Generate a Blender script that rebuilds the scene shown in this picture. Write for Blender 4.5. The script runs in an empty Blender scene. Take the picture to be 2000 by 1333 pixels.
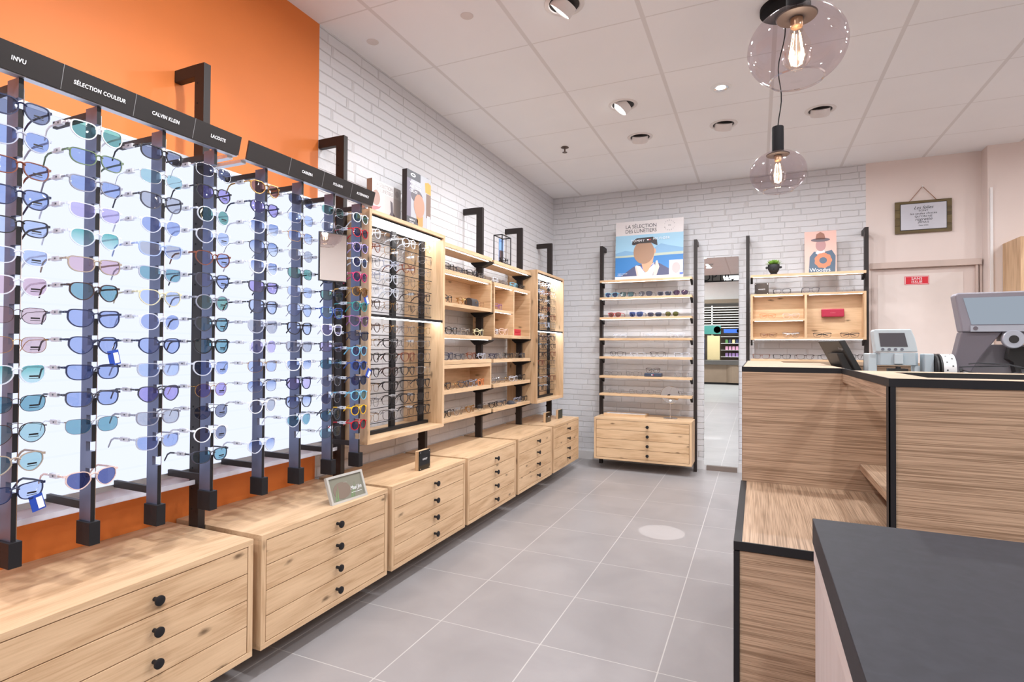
import bpy, bmesh, math, random
from mathutils import Vector, Matrix
random.seed(7)
PI = math.pi
SC = bpy.context.scene
COL = SC.collection

# ------------------------------------------------------------------ materials
def srgb(r, g, b):
    def f(c):
        c /= 255.0
        return c / 12.92 if c <= 0.04045 else ((c + 0.055) / 1.055) ** 2.4
    return (f(r), f(g), f(b), 1.0)

def new_mat(name):
    m = bpy.data.materials.new(name); m.use_nodes = True
    nt = m.node_tree; nt.nodes.clear()
    out = nt.nodes.new('ShaderNodeOutputMaterial')
    return m, nt, out

class N:
    def __init__(s, nt): s.nt = nt
    def __call__(s, typ, props=None, **ins):
        n = s.nt.nodes.new(typ)
        for k, v in (props or {}).items(): setattr(n, k, v)
        for k, v in ins.items():
            k2 = int(k[1:]) if k[0] == 'i' and k[1:].isdigit() else k.replace('_', ' ')
            s.set(n, k2, v)
        return n
    def set(s, n, k, v):
        sock = n.inputs[k]
        if isinstance(v, bpy.types.NodeSocket): s.nt.links.new(v, sock)
        elif isinstance(v, bpy.types.Node): s.nt.links.new(v.outputs[0], sock)
        else: sock.default_value = v
    def math(s, op, a, b=0.0, c=0.0, clamp=False):
        n = s.nt.nodes.new('ShaderNodeMath'); n.operation = op; n.use_clamp = clamp
        s.set(n, 0, a); s.set(n, 1, b)
        if op in ('MULTIPLY_ADD', 'COMPARE', 'SMOOTH_MIN'): s.set(n, 2, c)
        return n.outputs[0]
    def mix(s, fac, a, b, typ='MIX'):
        n = s.nt.nodes.new('ShaderNodeMix'); n.data_type = 'RGBA'; n.blend_type = typ
        s.set(n, 0, fac); s.set(n, 6, a); s.set(n, 7, b)
        return n.outputs[2]
    def ramp(s, fac, stops):
        n = s.nt.nodes.new('ShaderNodeValToRGB'); s.set(n, 0, fac)
        el = n.color_ramp.elements
        while len(el) > len(stops): el.remove(el[-1])
        while len(el) < len(stops): el.new(0.5)
        for e, (p, c) in zip(el, stops): e.position = p; e.color = c
        return n.outputs[0]

MC = {}
def paint(name, col, rough=0.5, metal=0.0, spec=0.5, bump=0.0, bscale=300, var=0.05):
    if name in MC: return MC[name]
    m, nt, out = new_mat(name); n = N(nt)
    tc = n('ShaderNodeTexCoord')
    nz = n('ShaderNodeTexNoise', Vector=tc.outputs['Object'], Scale=4.0, Detail=3.0)
    lo = tuple(c * (1 - var) for c in col[:3]) + (1,); hi = tuple(min(1, c * (1 + var)) for c in col[:3]) + (1,)
    c = n.ramp(nz.outputs[0], [(0.3, lo), (0.7, hi)])
    b = n('ShaderNodeBsdfPrincipled', Base_Color=c, Roughness=rough, Metallic=metal)
    b.inputs['Specular IOR Level'].default_value = spec
    if bump:
        nb = n('ShaderNodeTexNoise', Vector=tc.outputs['Object'], Scale=float(bscale), Detail=2.0)
        bp = n('ShaderNodeBump', Strength=bump, Distance=0.002, Height=nb.outputs[0])
        nt.links.new(bp.outputs[0], b.inputs['Normal'])
    nt.links.new(b.outputs[0], out.inputs[0]); MC[name] = m
    return m

def emit(name, col, strength):
    if name in MC: return MC[name]
    m, nt, out = new_mat(name); n = N(nt)
    e = n('ShaderNodeEmission', Color=col, Strength=strength)
    nt.links.new(e.outputs[0], out.inputs[0]); MC[name] = m
    return m

def tint(name, col, gloss=0.08, rough=0.02, grad=None, fm=0.35):
    """thin coloured glass: tinted see-through plus a weak glossy coat"""
    if name in MC: return MC[name]
    m, nt, out = new_mat(name); n = N(nt)
    c = col
    if grad:
        tc = n('ShaderNodeTexCoord'); sp = n('ShaderNodeSeparateXYZ', i0=tc.outputs['Object'])
        c = n.ramp(n.math('MULTIPLY_ADD', sp.outputs[2], 20.0, 0.5), [(0.1, grad), (0.9, col)])
    t = n('ShaderNodeBsdfTransparent', Color=c)
    g = n('ShaderNodeBsdfGlossy', Color=(1, 1, 1, 1), Roughness=rough)
    lw = n('ShaderNodeLayerWeight', Blend=0.25)
    f = n.math('MULTIPLY_ADD', lw.outputs['Fresnel'], fm, gloss, clamp=True)
    mx = n('ShaderNodeMixShader', i0=f, i1=t.outputs[0], i2=g.outputs[0])
    nt.links.new(mx.outputs[0], out.inputs[0]); MC[name] = m
    return m

def clearplastic(name, col, a=0.55, rough=0.15):
    if name in MC: return MC[name]
    m, nt, out = new_mat(name); n = N(nt)
    t = n('ShaderNodeBsdfTransparent', Color=(0.93, 0.95, 1, 1))
    b = n('ShaderNodeBsdfPrincipled', Base_Color=col, Roughness=rough)
    mx = n('ShaderNodeMixShader', i0=a, i1=t.outputs[0], i2=b.outputs[0])
    nt.links.new(mx.outputs[0], out.inputs[0]); MC[name] = m
    return m

def oak(name, axis, light, dark, knotty=True, fine=1.0, seedoff=0.0):
    """oak with the grain along the given axis"""
    if name in MC: return MC[name]
    m, nt, out = new_mat(name); n = N(nt)
    tc = n('ShaderNodeTexCoord'); oi = n('ShaderNodeObjectInfo')
    rnd = n.math('MULTIPLY', oi.outputs['Random'], 37.0)
    cb = n('ShaderNodeCombineXYZ', X=rnd, Y=rnd, Z=rnd)
    va = n('ShaderNodeVectorMath', {'operation': 'ADD'}, i0=tc.outputs['Object'], i1=cb.outputs[0])
    def stretched(al, cr):
        s = [cr, cr, cr]; s['xyz'.index(axis)] = al
        mp = n('ShaderNodeMapping', Vector=va.outputs[0]); mp.inputs['Scale'].default_value = s
        return mp.outputs[0]
    broad = n('ShaderNodeTexNoise', Vector=stretched(1.6, 11), Scale=1.0, Detail=3.0, Distortion=1.6)
    fineN = n('ShaderNodeTexNoise', Vector=stretched(9, 220 * fine), Scale=1.0, Detail=4.0, Distortion=0.4)
    mid = n('ShaderNodeTexNoise', Vector=stretched(3.0, 45), Scale=1.0, Detail=2.0, Distortion=1.0)
    f = n.math('ADD', n.math('MULTIPLY', broad.outputs[0], 0.5), n.math('MULTIPLY', fineN.outputs[0], 0.28))
    f = n.math('ADD', f, n.math('MULTIPLY', mid.outputs[0], 0.22))
    c = n.ramp(f, [(0.38, dark), (0.5, tuple((a * 0.35 + b * 0.65) for a, b in zip(dark, light))), (0.62, light)])
    if knotty:
        ks = {'x': [3.4, 0.0, 9.5], 'y': [0.0, 3.4, 9.5], 'z': [9.5, 0.0, 3.4]}[axis]
        kv = n('ShaderNodeMapping', Vector=va.outputs[0]); kv.inputs['Scale'].default_value = ks
        ksp = n('ShaderNodeSeparateXYZ', i0=kv.outputs[0])
        ku, kw = {'x': (0, 2), 'y': (1, 2), 'z': (2, 0)}[axis]
        kc2 = n('ShaderNodeCombineXYZ', X=ksp.outputs[ku], Y=ksp.outputs[kw], Z=0.0)
        vo = n('ShaderNodeTexVoronoi', {'voronoi_dimensions': '2D'}, Vector=kc2.outputs[0], Scale=1.0)
        sc = n('ShaderNodeSeparateColor', i0=vo.outputs['Color'])
        wob = n('ShaderNodeTexNoise', Vector=stretched(22, 60), Scale=1.0, Detail=3.0)
        d = n.math('ADD', vo.outputs['Distance'], n.math('MULTIPLY', wob.outputs[0], 0.16))
        k = n.math('SUBTRACT', 1.0, n.math('DIVIDE', n.math('SUBTRACT', d, 0.09), 0.08, clamp=True), clamp=True)
        halo = n.math('SUBTRACT', 1.0, n.math('DIVIDE', d, 0.24, clamp=True), clamp=True)
        gate = n.math('GREATER_THAN', sc.outputs[0], 0.45)
        kc = tuple(x * 0.38 for x in dark[:3]) + (1,)
        c = n.mix(n.math('MULTIPLY', n.math('MULTIPLY', halo, gate), 0.35), c, tuple(x * 0.7 for x in dark[:3]) + (1,))
        c = n.mix(n.math('MULTIPLY', k, gate), c, kc)
    b = n('ShaderNodeBsdfPrincipled', Base_Color=c, Roughness=0.45)
    b.inputs['Specular IOR Level'].default_value = 0.35
    bp = n('ShaderNodeBump', Strength=0.12, Distance=0.001, Height=fineN.outputs[0])
    nt.links.new(bp.outputs[0], b.inputs['Normal'])
    nt.links.new(b.outputs[0], out.inputs[0]); MC[name] = m
    return m

def counter_wood(name, axis, light, dark):
    if name in MC: return MC[name]
    m, nt, out = new_mat(name); n = N(nt)
    tc = n('ShaderNodeTexCoord')
    def stretched(al, cr):
        s = [cr, cr, cr]; s['xyz'.index(axis)] = al
        mp = n('ShaderNodeMapping', Vector=tc.outputs['Object']); mp.inputs['Scale'].default_value = s
        return mp.outputs[0]
    big = n('ShaderNodeTexNoise', Vector=stretched(0.35, 5.0), Scale=1.0, Detail=1.0, Distortion=0.25)
    fine = n('ShaderNodeTexNoise', Vector=stretched(6, 560), Scale=1.0, Detail=2.0, Distortion=0.15)
    mid = n('ShaderNodeTexNoise', Vector=stretched(2.5, 150), Scale=1.0, Detail=2.0)
    rings = n.math('FRACT', n.math('MULTIPLY', big.outputs[0], 14.0))
    saw = n.math('POWER', rings, 2.0)
    f = n.math('ADD', n.math('MULTIPLY', fine.outputs[0], 1.15), n.math('MULTIPLY', saw, 0.05))
    f = n.math('ADD', f, n.math('MULTIPLY', mid.outputs[0], 0.35))
    c = n.ramp(f, [(0.60, light), (0.76, tuple((a * .4 + b * .6) for a, b in zip(dark, light))), (0.94, dark)])
    b = n('ShaderNodeBsdfPrincipled', Base_Color=c, Roughness=0.5)
    b.inputs['Specular IOR Level'].default_value = 0.3
    bp = n('ShaderNodeBump', Strength=0.25, Distance=0.001, Height=n.math('SUBTRACT', 1.0, f))
    nt.links.new(bp.outputs[0], b.inputs['Normal'])
    nt.links.new(b.outputs[0], out.inputs[0]); MC[name] = m
    return m

def brick_mat(name, plane):
    m, nt, out = new_mat(name); n = N(nt)
    tc = n('ShaderNodeTexCoord'); sp = n('ShaderNodeSeparateXYZ', i0=tc.outputs['Object'])
    u = sp.outputs[1] if plane == 'x' else sp.outputs[0]
    wn = n('ShaderNodeTexNoise', Vector=tc.outputs['Object'], Scale=7.0, Detail=2.0)
    wob = n.math('MULTIPLY', n.math('SUBTRACT', wn.outputs[0], 0.5), 0.013)
    row = n.math('FLOOR', n.math('DIVIDE', sp.outputs[2], 0.0558))
    jit = n('ShaderNodeTexWhiteNoise', {'noise_dimensions': '1D'}, W=row)
    u2 = n.math('ADD', u, n.math('MULTIPLY', jit.outputs[0], 0.4))
    # uneven brick lengths
    wu = n.math('MULTIPLY', n.math('SINE', n.math('MULTIPLY', u2, 19.0)), 0.045)
    u2 = n.math('ADD', u2, wu)
    cb = n('ShaderNodeCombineXYZ', X=u2, Y=n.math('ADD', sp.outputs[2], wob), Z=0.0)
    br = n('ShaderNodeTexBrick', Vector=cb.outputs[0], Scale=1.0, Mortar_Size=0.0042, Mortar_Smooth=0.7, Bias=0.0,
           Brick_Width=0.215, Row_Height=0.0558)
    br.inputs['Color1'].default_value = (0.665, 0.66, 0.685, 1); br.inputs['Color2'].default_value = (0.69, 0.685, 0.71, 1)
    br.inputs['Mortar'].default_value = (0.61, 0.595, 0.61, 1)
    gr = n('ShaderNodeTexNoise', Vector=tc.outputs['Object'], Scale=60.0, Detail=4.0)
    b = n('ShaderNodeBsdfPrincipled', Base_Color=br.outputs[0], Roughness=0.7)
    h = n.math('ADD', n.math('MULTIPLY', br.outputs[1], -1.0), n.math('MULTIPLY', gr.outputs[0], 0.30))
    lowf = n('ShaderNodeTexNoise', Vector=tc.outputs['Object'], Scale=14.0, Detail=3.0)
    h = n.math('ADD', h, n.math('MULTIPLY', lowf.outputs[0], 0.9))
    bp = n('ShaderNodeBump', Strength=0.75, Distance=0.006, Height=h)
    nt.links.new(bp.outputs[0], b.inputs['Normal'])
    nt.links.new(b.outputs[0], out.inputs[0])
    return m

def grid_mat(name, base, line, x0, y0, s, wx, wy, rough, mottling, nscale, spec=0.5, bump=0.0, tilevar=0.0):
    m, nt, out = new_mat(name); n = N(nt)
    tc = n('ShaderNodeTexCoord'); sp = n('ShaderNodeSeparateXYZ', i0=tc.outputs['Object'])
    def ln(v, o, w):
        t = n.math('DIVIDE', n.math('SUBTRACT', v, o), s)
        fr = n.math('ABSOLUTE', n.math('SUBTRACT', n.math('FRACT', n.math('ADD', t, 0.5)), 0.5))
        return n.math('LESS_THAN', fr, w / 2 / s)
    f = n.math('MAXIMUM', ln(sp.outputs[0], x0, wx), ln(sp.outputs[1], y0, wy))
    ca = n('ShaderNodeCombineXYZ', X=n.math('FLOOR', n.math('DIVIDE', n.math('SUBTRACT', sp.outputs[0], x0), s)),
           Y=n.math('FLOOR', n.math('DIVIDE', n.math('SUBTRACT', sp.outputs[1], y0), s)), Z=0.0)
    wn = n('ShaderNodeTexWhiteNoise', {'noise_dimensions': '3D'}, Vector=ca.outputs[0])
    nz = n('ShaderNodeTexNoise', Vector=tc.outputs['Object'], Scale=nscale, Detail=5.0, Distortion=0.6)
    lo = tuple(c * (1 - mottling) for c in base[:3]) + (1,); hi = tuple(min(1, c * (1 + mottling)) for c in base[:3]) + (1,)
    c = n.ramp(nz.outputs[0], [(0.3, lo), (0.7, hi)])
    if tilevar: c = n.mix(n.math('MULTIPLY', wn.outputs[0], tilevar), c, tuple(x * 0.6 for x in base[:3]) + (1,))
    c = n.mix(f, c, line)
    b = n('ShaderNodeBsdfPrincipled', Base_Color=c, Roughness=rough)
    b.inputs['Specular IOR Level'].default_value = spec
    h = n.math('ADD', n.math('MULTIPLY', f, -1.0), n.math('MULTIPLY', nz.outputs[0], 0.3))
    bp = n('ShaderNodeBump', Strength=bump, Distance=0.002, Height=h)
    nt.links.new(bp.outputs[0], b.inputs['Normal'])
    nt.links.new(b.outputs[0], out.inputs[0])
    return m

OL = (0.72, 0.50, 0.31, 1); OD = (0.50, 0.31, 0.17, 1)
def OAK(ax): return oak('oak_' + ax, ax, OL, OD)
def OAKP(ax): return oak('oak_plain_' + ax, ax, OL, (0.50, 0.32, 0.18, 1), knotty=False)
CL = (0.50, 0.345, 0.235, 1); CD = (0.25, 0.16, 0.10, 1)
def CW(ax): return counter_wood('counter_wood_' + ax, ax, CL, CD)
BLACK = paint('black_metal', (0.014, 0.013, 0.015, 1), 0.5, spec=0.25)
POSTM = paint('post_metal', (0.024, 0.017, 0.016, 1), 0.5, spec=0.35)
POLEM = paint('pole_metal', (0.17, 0.19, 0.28, 1), 0.38, 0.65)
WHITE = paint('white_plastic', (0.8, 0.8, 0.8, 1), 0.4)
GLASS = tint('clear_glass', (0.96, 0.97, 0.97, 1), 0.03)
ACRYL = tint('acrylic', (0.93, 0.95, 0.98, 1), 0.05)
CHROME = paint('chrome', (0.8, 0.8, 0.82, 1), 0.12, 1.0)
MIRROR = paint('mirror_silver', (0.86, 0.88, 0.88, 1), 0.0, 1.0, var=0.0)
LED = emit('led_strip', (1.0, 0.97, 0.95, 1), 9.0)
LEDW = emit('led_wide', (1.0, 0.98, 0.96, 1), 10.0)
BEIGE = paint('beige_paint', (0.76, 0.655, 0.615, 1), 0.6, var=0.015)

# ------------------------------------------------------------------ mesh builder
class MB:
    def __init__(s): s.v = []; s.f = []
    def box(s, x0, x1, y0, y1, z0, z1):
        x0, x1 = min(x0, x1), max(x0, x1); y0, y1 = min(y0, y1), max(y0, y1); z0, z1 = min(z0, z1), max(z0, z1)
        b = len(s.v)
        s.v += [(x0, y0, z0), (x1, y0, z0), (x1, y1, z0), (x0, y1, z0), (x0, y0, z1), (x1, y0, z1), (x1, y1, z1), (x0, y1, z1)]
        s.f += [tuple(b + i for i in q) for q in ((0, 3, 2, 1), (4, 5, 6, 7), (0, 1, 5, 4), (1, 2, 6, 5), (2, 3, 7, 6), (3, 0, 4, 7))]
        return s
    def obox(s, o, a, b_, c):
        """oriented box: corner o, edge vectors a, b, c"""
        o, a, b_, c = map(Vector, (o, a, b_, c)); k = len(s.v)
        for w in (0, 1):
            for (i, j) in ((0, 0), (1, 0), (1, 1), (0, 1)): s.v.append(tuple(o + a * i + b_ * j + c * w))
        q = ((0, 3, 2, 1), (4, 5, 6, 7), (0, 1, 5, 4), (1, 2, 6, 5), (2, 3, 7, 6), (3, 0, 4, 7))
        if a.cross(b_).dot(c) < 0: q = tuple(tuple(reversed(t)) for t in q)
        s.f += [tuple(k + i for i in t) for t in q]
        return s
    def prism(s, pts, axis, a0, a1):
        """2D polygon extruded along axis; pts give the two other coordinates in xyz order"""
        k = len(s.v); n = len(pts); ai = 'xyz'.index(axis)
        ar = sum(pts[i][0] * pts[(i + 1) % n][1] - pts[(i + 1) % n][0] * pts[i][1] for i in range(n))
        if (ar < 0) != (axis == 'y'): pts = pts[::-1]
        a0, a1 = min(a0, a1), max(a0, a1)
        for a in (a0, a1):
            for (p, q) in pts:
                c = [p, q]; c.insert(ai, a); s.v.append(tuple(c))
        s.f.append(tuple(k + i for i in range(n))[::-1]); s.f.append(tuple(k + n + i for i in range(n)))
        for i in range(n):
            j = (i + 1) % n; s.f.append((k + i, k + j, k + n + j, k + n + i))
        return s
    def ngon(s, pts):
        k = len(s.v); s.v += [tuple(p) for p in pts]; s.f.append(tuple(range(k, k + len(pts)))); return s
    def tube(s, pts, r, n=8, closed=False, flat=None):
        """tube along a polyline; r number or list; flat=(ry, up) unused"""
        pts = [Vector(p) for p in pts]; m = len(pts); k = len(s.v)
        rs = r if isinstance(r, (list, tuple)) else [r] * m
        prev = None
        for i, p in enumerate(pts):
            if closed: t = pts[(i + 1) % m] - pts[i - 1]
            else: t = pts[min(i + 1, m - 1)] - pts[max(i - 1, 0)]
            t.normalize()
            up = prev if prev else (Vector((0, 0, 1)) if abs(t.z) < 0.9 else Vector((1, 0, 0)))
            a = t.cross(up); a.normalize(); b = a.cross(t); b.normalize(); prev = b
            for j in range(n):
                th = 2 * PI * j / n
                s.v.append(tuple(p + (a * math.cos(th) + b * math.sin(th)) * rs[i]))
        e = m if closed else m - 1
        for i in range(e):
            i2 = (i + 1) % m
            for j in range(n):
                j2 = (j + 1) % n
                s.f.append((k + i * n + j, k + i * n + j2, k + i2 * n + j2, k + i2 * n + j))
        if not closed:
            s.f.append(tuple(k + j for j in range(n))[::-1]); s.f.append(tuple(k + (m - 1) * n + j for j in range(n)))
        return s
    def lathe(s, prof, n=24, c=(0, 0, 0), ax='z', cap=True):
        """prof: (radius, height) list turned about the axis through c"""
        k = len(s.v); m = len(prof)
        for (r, h) in prof:
            for j in range(n):
                th = 2 * PI * j / n; a, b = r * math.cos(th), r * math.sin(th)
                if ax == 'z': v = (c[0] + a, c[1] + b, c[2] + h)
                elif ax == 'x': v = (c[0] + h, c[1] + a, c[2] + b)
                else: v = (c[0] + b, c[1] + h, c[2] + a)
                s.v.append(v)
        for i in range(m - 1):
            for j in range(n):
                j2 = (j + 1) % n
                s.f.append((k + i * n + j, k + i * n + j2, k + (i + 1) * n + j2, k + (i + 1) * n + j))
        if cap and prof[0][0] > 1e-5: s.f.append(tuple(k + j for j in range(n))[::-1])
        if cap and prof[-1][0] > 1e-5: s.f.append(tuple(k + (m - 1) * n + j for j in range(n)))
        return s
    def mesh(s, name, off=(0, 0, 0)):
        me = bpy.data.meshes.new(name)
        me.from_pydata([(v[0] - off[0], v[1] - off[1], v[2] - off[2]) for v in s.v], [], s.f)
        me.validate(); me.update()
        return me

def wloc(o):
    p = Vector((0, 0, 0))
    while o: p += o.location; o = o.parent
    return p

def part(name, mb, mat, parent=None, smooth=False, bevel=0.0, local=False, label=None, weld=False):
    off = (0, 0, 0) if (local or parent is None) else wloc(parent)
    me = mb.mesh(name, off)
    if weld or bevel:
        bm = bmesh.new(); bm.from_mesh(me)
        bmesh.ops.remove_doubles(bm, verts=bm.verts, dist=1e-6)
        if bevel:
            bmesh.ops.bevel(bm, geom=[e for e in bm.edges if e.is_manifold and e.calc_face_angle(0) > 0.5], offset=bevel, segments=2, affect='EDGES', profile=0.5)
        bm.to_mesh(me); bm.free()
    mats = mat if isinstance(mat, (list, tuple)) else [mat]
    for m in mats: me.materials.append(m)
    if smooth:
        for p in me.polygons: p.use_smooth = True
        try: me.set_sharp_from_angle(angle=math.radians(40))
        except Exception: pass
    o = bpy.data.objects.new(name, me); COL.objects.link(o)
    if parent: o.parent = parent
    if label: o['label'] = label
    return o

def thing(name, label, cat, loc=(0, 0, 0), group=None, rotz=0.0):
    o = bpy.data.objects.new(name, None); COL.objects.link(o)
    o.empty_display_size = 0.05
    o.location = loc; o.rotation_euler = (0, 0, rotz)
    o['label'] = label; o['category'] = cat
    if group: o['group'] = group
    return o

def tag(o, label, cat, group=None):
    o['label'] = label; o['category'] = cat
    if group: o['group'] = group
    return o

def struct(name, mb, mat, **k):
    o = part(name, mb, mat, **k); o['kind'] = 'structure'
    return o

def text(name, s, size, mat, parent, origin, right, up, align='CENTER', ext=0.0004, spacing=1.0, shear=0.0, sx=1.0, label=None, bold=0.0):
    """raised lettering as a mesh"""
    cu = bpy.data.curves.new(name, 'FONT'); cu.body = s; cu.size = size
    cu.align_x = align; cu.align_y = 'CENTER'; cu.extrude = ext; cu.space_character = spacing; cu.shear = shear
    cu.resolution_u = 3; cu.offset = bold
    ob = bpy.data.objects.new(name + '_tmp', cu); COL.objects.link(ob)
    dg = bpy.context.evaluated_depsgraph_get()
    me = bpy.data.meshes.new_from_object(ob.evaluated_get(dg)); me.name = name
    COL.objects.unlink(ob); bpy.data.objects.remove(ob)
    r = Vector(right).normalized(); u = Vector(up).normalized(); nn = r.cross(u)
    off = wloc(parent) if parent else Vector((0, 0, 0))
    o3 = Vector(origin) - off
    for v in me.vertices:
        p = v.co.copy(); v.co = o3 + r * (p.x * sx) + u * p.y + nn * (p.z + ext)
    me.materials.clear(); me.materials.append(mat); me.update()
    o = bpy.data.objects.new(name, me); COL.objects.link(o)
    if parent: o.parent = parent
    if label: o['label'] = label
    return o

class Frame:
    """a flat printed sheet: origin bottom-left, right and up vectors in metres"""
    def __init__(s, o, r, u, w, h):
        s.o = Vector(o); s.r = Vector(r).normalized(); s.u = Vector(u).normalized(); s.n = s.r.cross(s.u); s.w = w; s.h = h
    def p(s, a, b, d=0.0): return s.o + s.r * (a * s.w) + s.u * (b * s.h) + s.n * d
    def flat(s, name, pts, mat, parent, layer=1, label=None):
        mb = MB(); d0 = 0.0004 * (layer - 1) + 0.0002; d1 = d0 + 0.0004
        k = len(pts); mb.v += [tuple(s.p(a, b, d0)) for a, b in pts] + [tuple(s.p(a, b, d1)) for a, b in pts]
        mb.f.append(tuple(range(k))[::-1]); mb.f.append(tuple(range(k, 2 * k)))
        for i in range(k): j = (i + 1) % k; mb.f.append((i, j, k + j, k + i))
        o = part(name, mb, mat, parent, label=label)
        bm = bmesh.new(); bm.from_mesh(o.data); bmesh.ops.recalc_face_normals(bm, faces=bm.faces); bm.to_mesh(o.data); bm.free()
        return o
    def rect(s, name, a0, b0, a1, b1, mat, parent, layer=1, label=None):
        return s.flat(name, [(a0, b0), (a1, b0), (a1, b1), (a0, b1)], mat, parent, layer, label)
    def ell(s, name, ca, cb, ra, rb, mat, parent, layer=1, n=28, label=None):
        return s.flat(name, [(ca + ra * math.cos(2 * PI * i / n), cb + rb * math.sin(2 * PI * i / n)) for i in range(n)], mat, parent, layer, label)
    def txt(s, name, body, size, a, b, mat, parent, layer=3, **k):
        return text(name, body, size, mat, parent, s.p(a, b, 0.0004 * layer), s.r, s.u, ext=0.0002, **k)

def dup(root, loc, label=None, group=None, rotz=None):
    r = root.copy(); COL.objects.link(r); r.location = loc
    if rotz is not None: r.rotation_euler = (0, 0, rotz)
    if label: r['label'] = label
    if group: r['group'] = group
    kids = []
    for ch in list(root.children):
        c = ch.copy(); COL.objects.link(c); c.parent = r; kids.append(c)
        for g in list(ch.children):
            d = g.copy(); COL.objects.link(d); d.parent = c
    return r

ORD = ['first', 'second', 'third', 'fourth', 'fifth', 'sixth', 'seventh', 'eighth', 'ninth', 'tenth', 'eleventh', 'twelfth', 'thirteenth', 'fourteenth', 'fifteenth', 'sixteenth']
CX, CY, CZ = 2.0267, 0.0, 1.1588      # camera position
YB = 5.64                              # back wall
HC = 2.80                              # ceiling height

# ------------------------------------------------------------------ the room
FLOOR = grid_mat('floor_tile', (0.315, 0.295, 0.30, 1), (0.52, 0.50, 0.49, 1), 0.352, 1.577, 0.45, 0.0045, 0.0035, 0.36, 0.09, 3.0, 0.5, 0.12, 0.10)
MALLF = grid_mat('mall_tile', (0.42, 0.42, 0.41, 1), (0.34, 0.34, 0.33, 1), 0.3, 0.0, 0.9, 0.006, 0.006, 0.35, 0.05, 3.0)
CEILM = grid_mat('ceiling_tile', (0.87, 0.865, 0.88, 1), (0.73, 0.71, 0.71, 1), 0.3125, 5.121, 0.6, 0.022, 0.008, 0.85, 0.015, 2.0, 0.2, 0.25)
ORANGE = paint('orange_paint', (0.74, 0.195, 0.032, 1), 0.55, var=0.02)
BRX = brick_mat('white_brick_left', 'x'); BRY = brick_mat('white_brick_back', 'y')
SKIRT = paint('skirting_paint', (0.66, 0.64, 0.64, 1), 0.5)

struct('floor', MB().box(-0.2, 6.2, -1.70, 6.0, -0.1, 0), FLOOR)
struct('floor', MB().box(-7, 11, -12.0, -1.70, -0.1, 0), MALLF)
struct('ceiling', MB().box(-0.2, 6.2, -1.55, 6.0, HC, HC + 0.1), CEILM)
struct('wall_left', MB().box(-0.2, 0.0, -1.70, 2.125, 0, HC), ORANGE)
struct('wall_left', MB().box(-0.2, 0.0, 2.125, YB + 0.2, 0, HC), BRX)
struct('wall_back', MB().box(0, 2.90, YB, YB + 0.2, 0, HC), BRY)
struct('wall_back', MB().box(2.90, 3.705, YB, YB + 0.2, 0, HC), BEIGE)
struct('wall_back', MB().box(3.705, 6.0, 5.515, YB + 0.2, 0, HC), BEIGE)
struct('wall_right', MB().box(5.6, 5.8, -1.70, 5.515, 0, HC), BEIGE)
struct('lit_stripe_1', MB().box(3.718, 3.735, 5.503, 5.515, 0, 2.46), paint('lit_stripe_white', (0.82, 0.80, 0.80, 1), 0.4))  # thin white strip: stripe of light on the column corner, put in as colour
struct('baseboard_back', MB().box(0.02, 2.90, YB - 0.015, YB, 0, 0.085), SKIRT)
struct('baseboard_left', MB().box(0.0, 0.015, -1.70, YB, 0, 0.085), SKIRT)
# shop front seen in the tall mirror
struct('wall_front', MB().box(-0.2, 6.2, -1.80, -1.70, 2.27, 2.66), paint('header_board', (0.74, 0.79, 0.79, 1), 0.6))
struct('wall_front', MB().box(-0.2, 6.2, -1.86, -1.62, 2.19, 2.27), paint('header_trim', (0.30, 0.27, 0.20, 1), 0.6))

# recessed door in the beige wall
MOULD = paint('beige_moulding', (0.58, 0.46, 0.41, 1), 0.6)
d = struct('door_1', MB().box(2.985, 3.58, YB - 0.008, YB - 0.0005, 0.0, 1.815), paint('door_paint', (0.74, 0.65, 0.61, 1), 0.55))
mbk = MB().box(2.94, 2.985, YB - 0.005, YB - 0.0005, 0, 1.86).box(3.58, 3.655, YB - 0.005, YB - 0.0005, 0, 1.86).box(2.985, 3.58, YB - 0.005, YB - 0.0005, 1.815, 1.86)
part('door_panel', mbk, paint('door_surround', (0.66, 0.55, 0.51, 1), 0.6), d)
struct('trim_2', MB().box(2.925, 3.69, YB - 0.045, YB, 1.865, 1.915), MOULD)
struct('trim_3', MB().box(3.655, 3.672, YB - 0.03, YB, 0, 1.865).box(3.683, 3.70, YB - 0.02, YB, 0, 1.865), MOULD)

# ------------------------------------------------------------------ wall posts
def wall_post(y, label, br=()):
    t = thing('wall_post', label, 'post', (0.14, y, 0))
    mb = MB()
    mb.box(0.115, 0.165, y - 0.014, y + 0.014, 0.0, 2.21)
    mb.box(0.001, 0.115, y - 0.014, y + 0.014, 2.165, 2.21)
    part('post_tube', mb, POSTM, t, bevel=0.0012)
    h = MB()
    for i in range(22):
        z = 0.56 + i * 0.075
        h.box(0.128, 0.134, y - 0.0150, y - 0.0139, z, z + 0.006)
    part('slot', h, paint('slot_black', (0.004, 0.004, 0.004, 1), 0.8), t)
    part('hook', MB().box(0.105, 0.1149, y - 0.004, y + 0.004, 0.585, 0.60).box(0.105, 0.1149, y - 0.004, y + 0.004, 1.21, 1.225).box(0.105, 0.1149, y - 0.004, y + 0.004, 1.70, 1.715), BLACK, t)
    for z in br:
        part('bracket', MB().prism([(0.08, z), (0.246, z), (0.246, z - 0.007), (0.166, z - 0.036), (0.114, z - 0.036), (0.08, z - 0.007)], 'y', y - 0.030, y + 0.030), BLACK, t)
    return t
PY = [1.387, 2.139, 2.887, 3.637, 4.391, 5.150]
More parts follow.
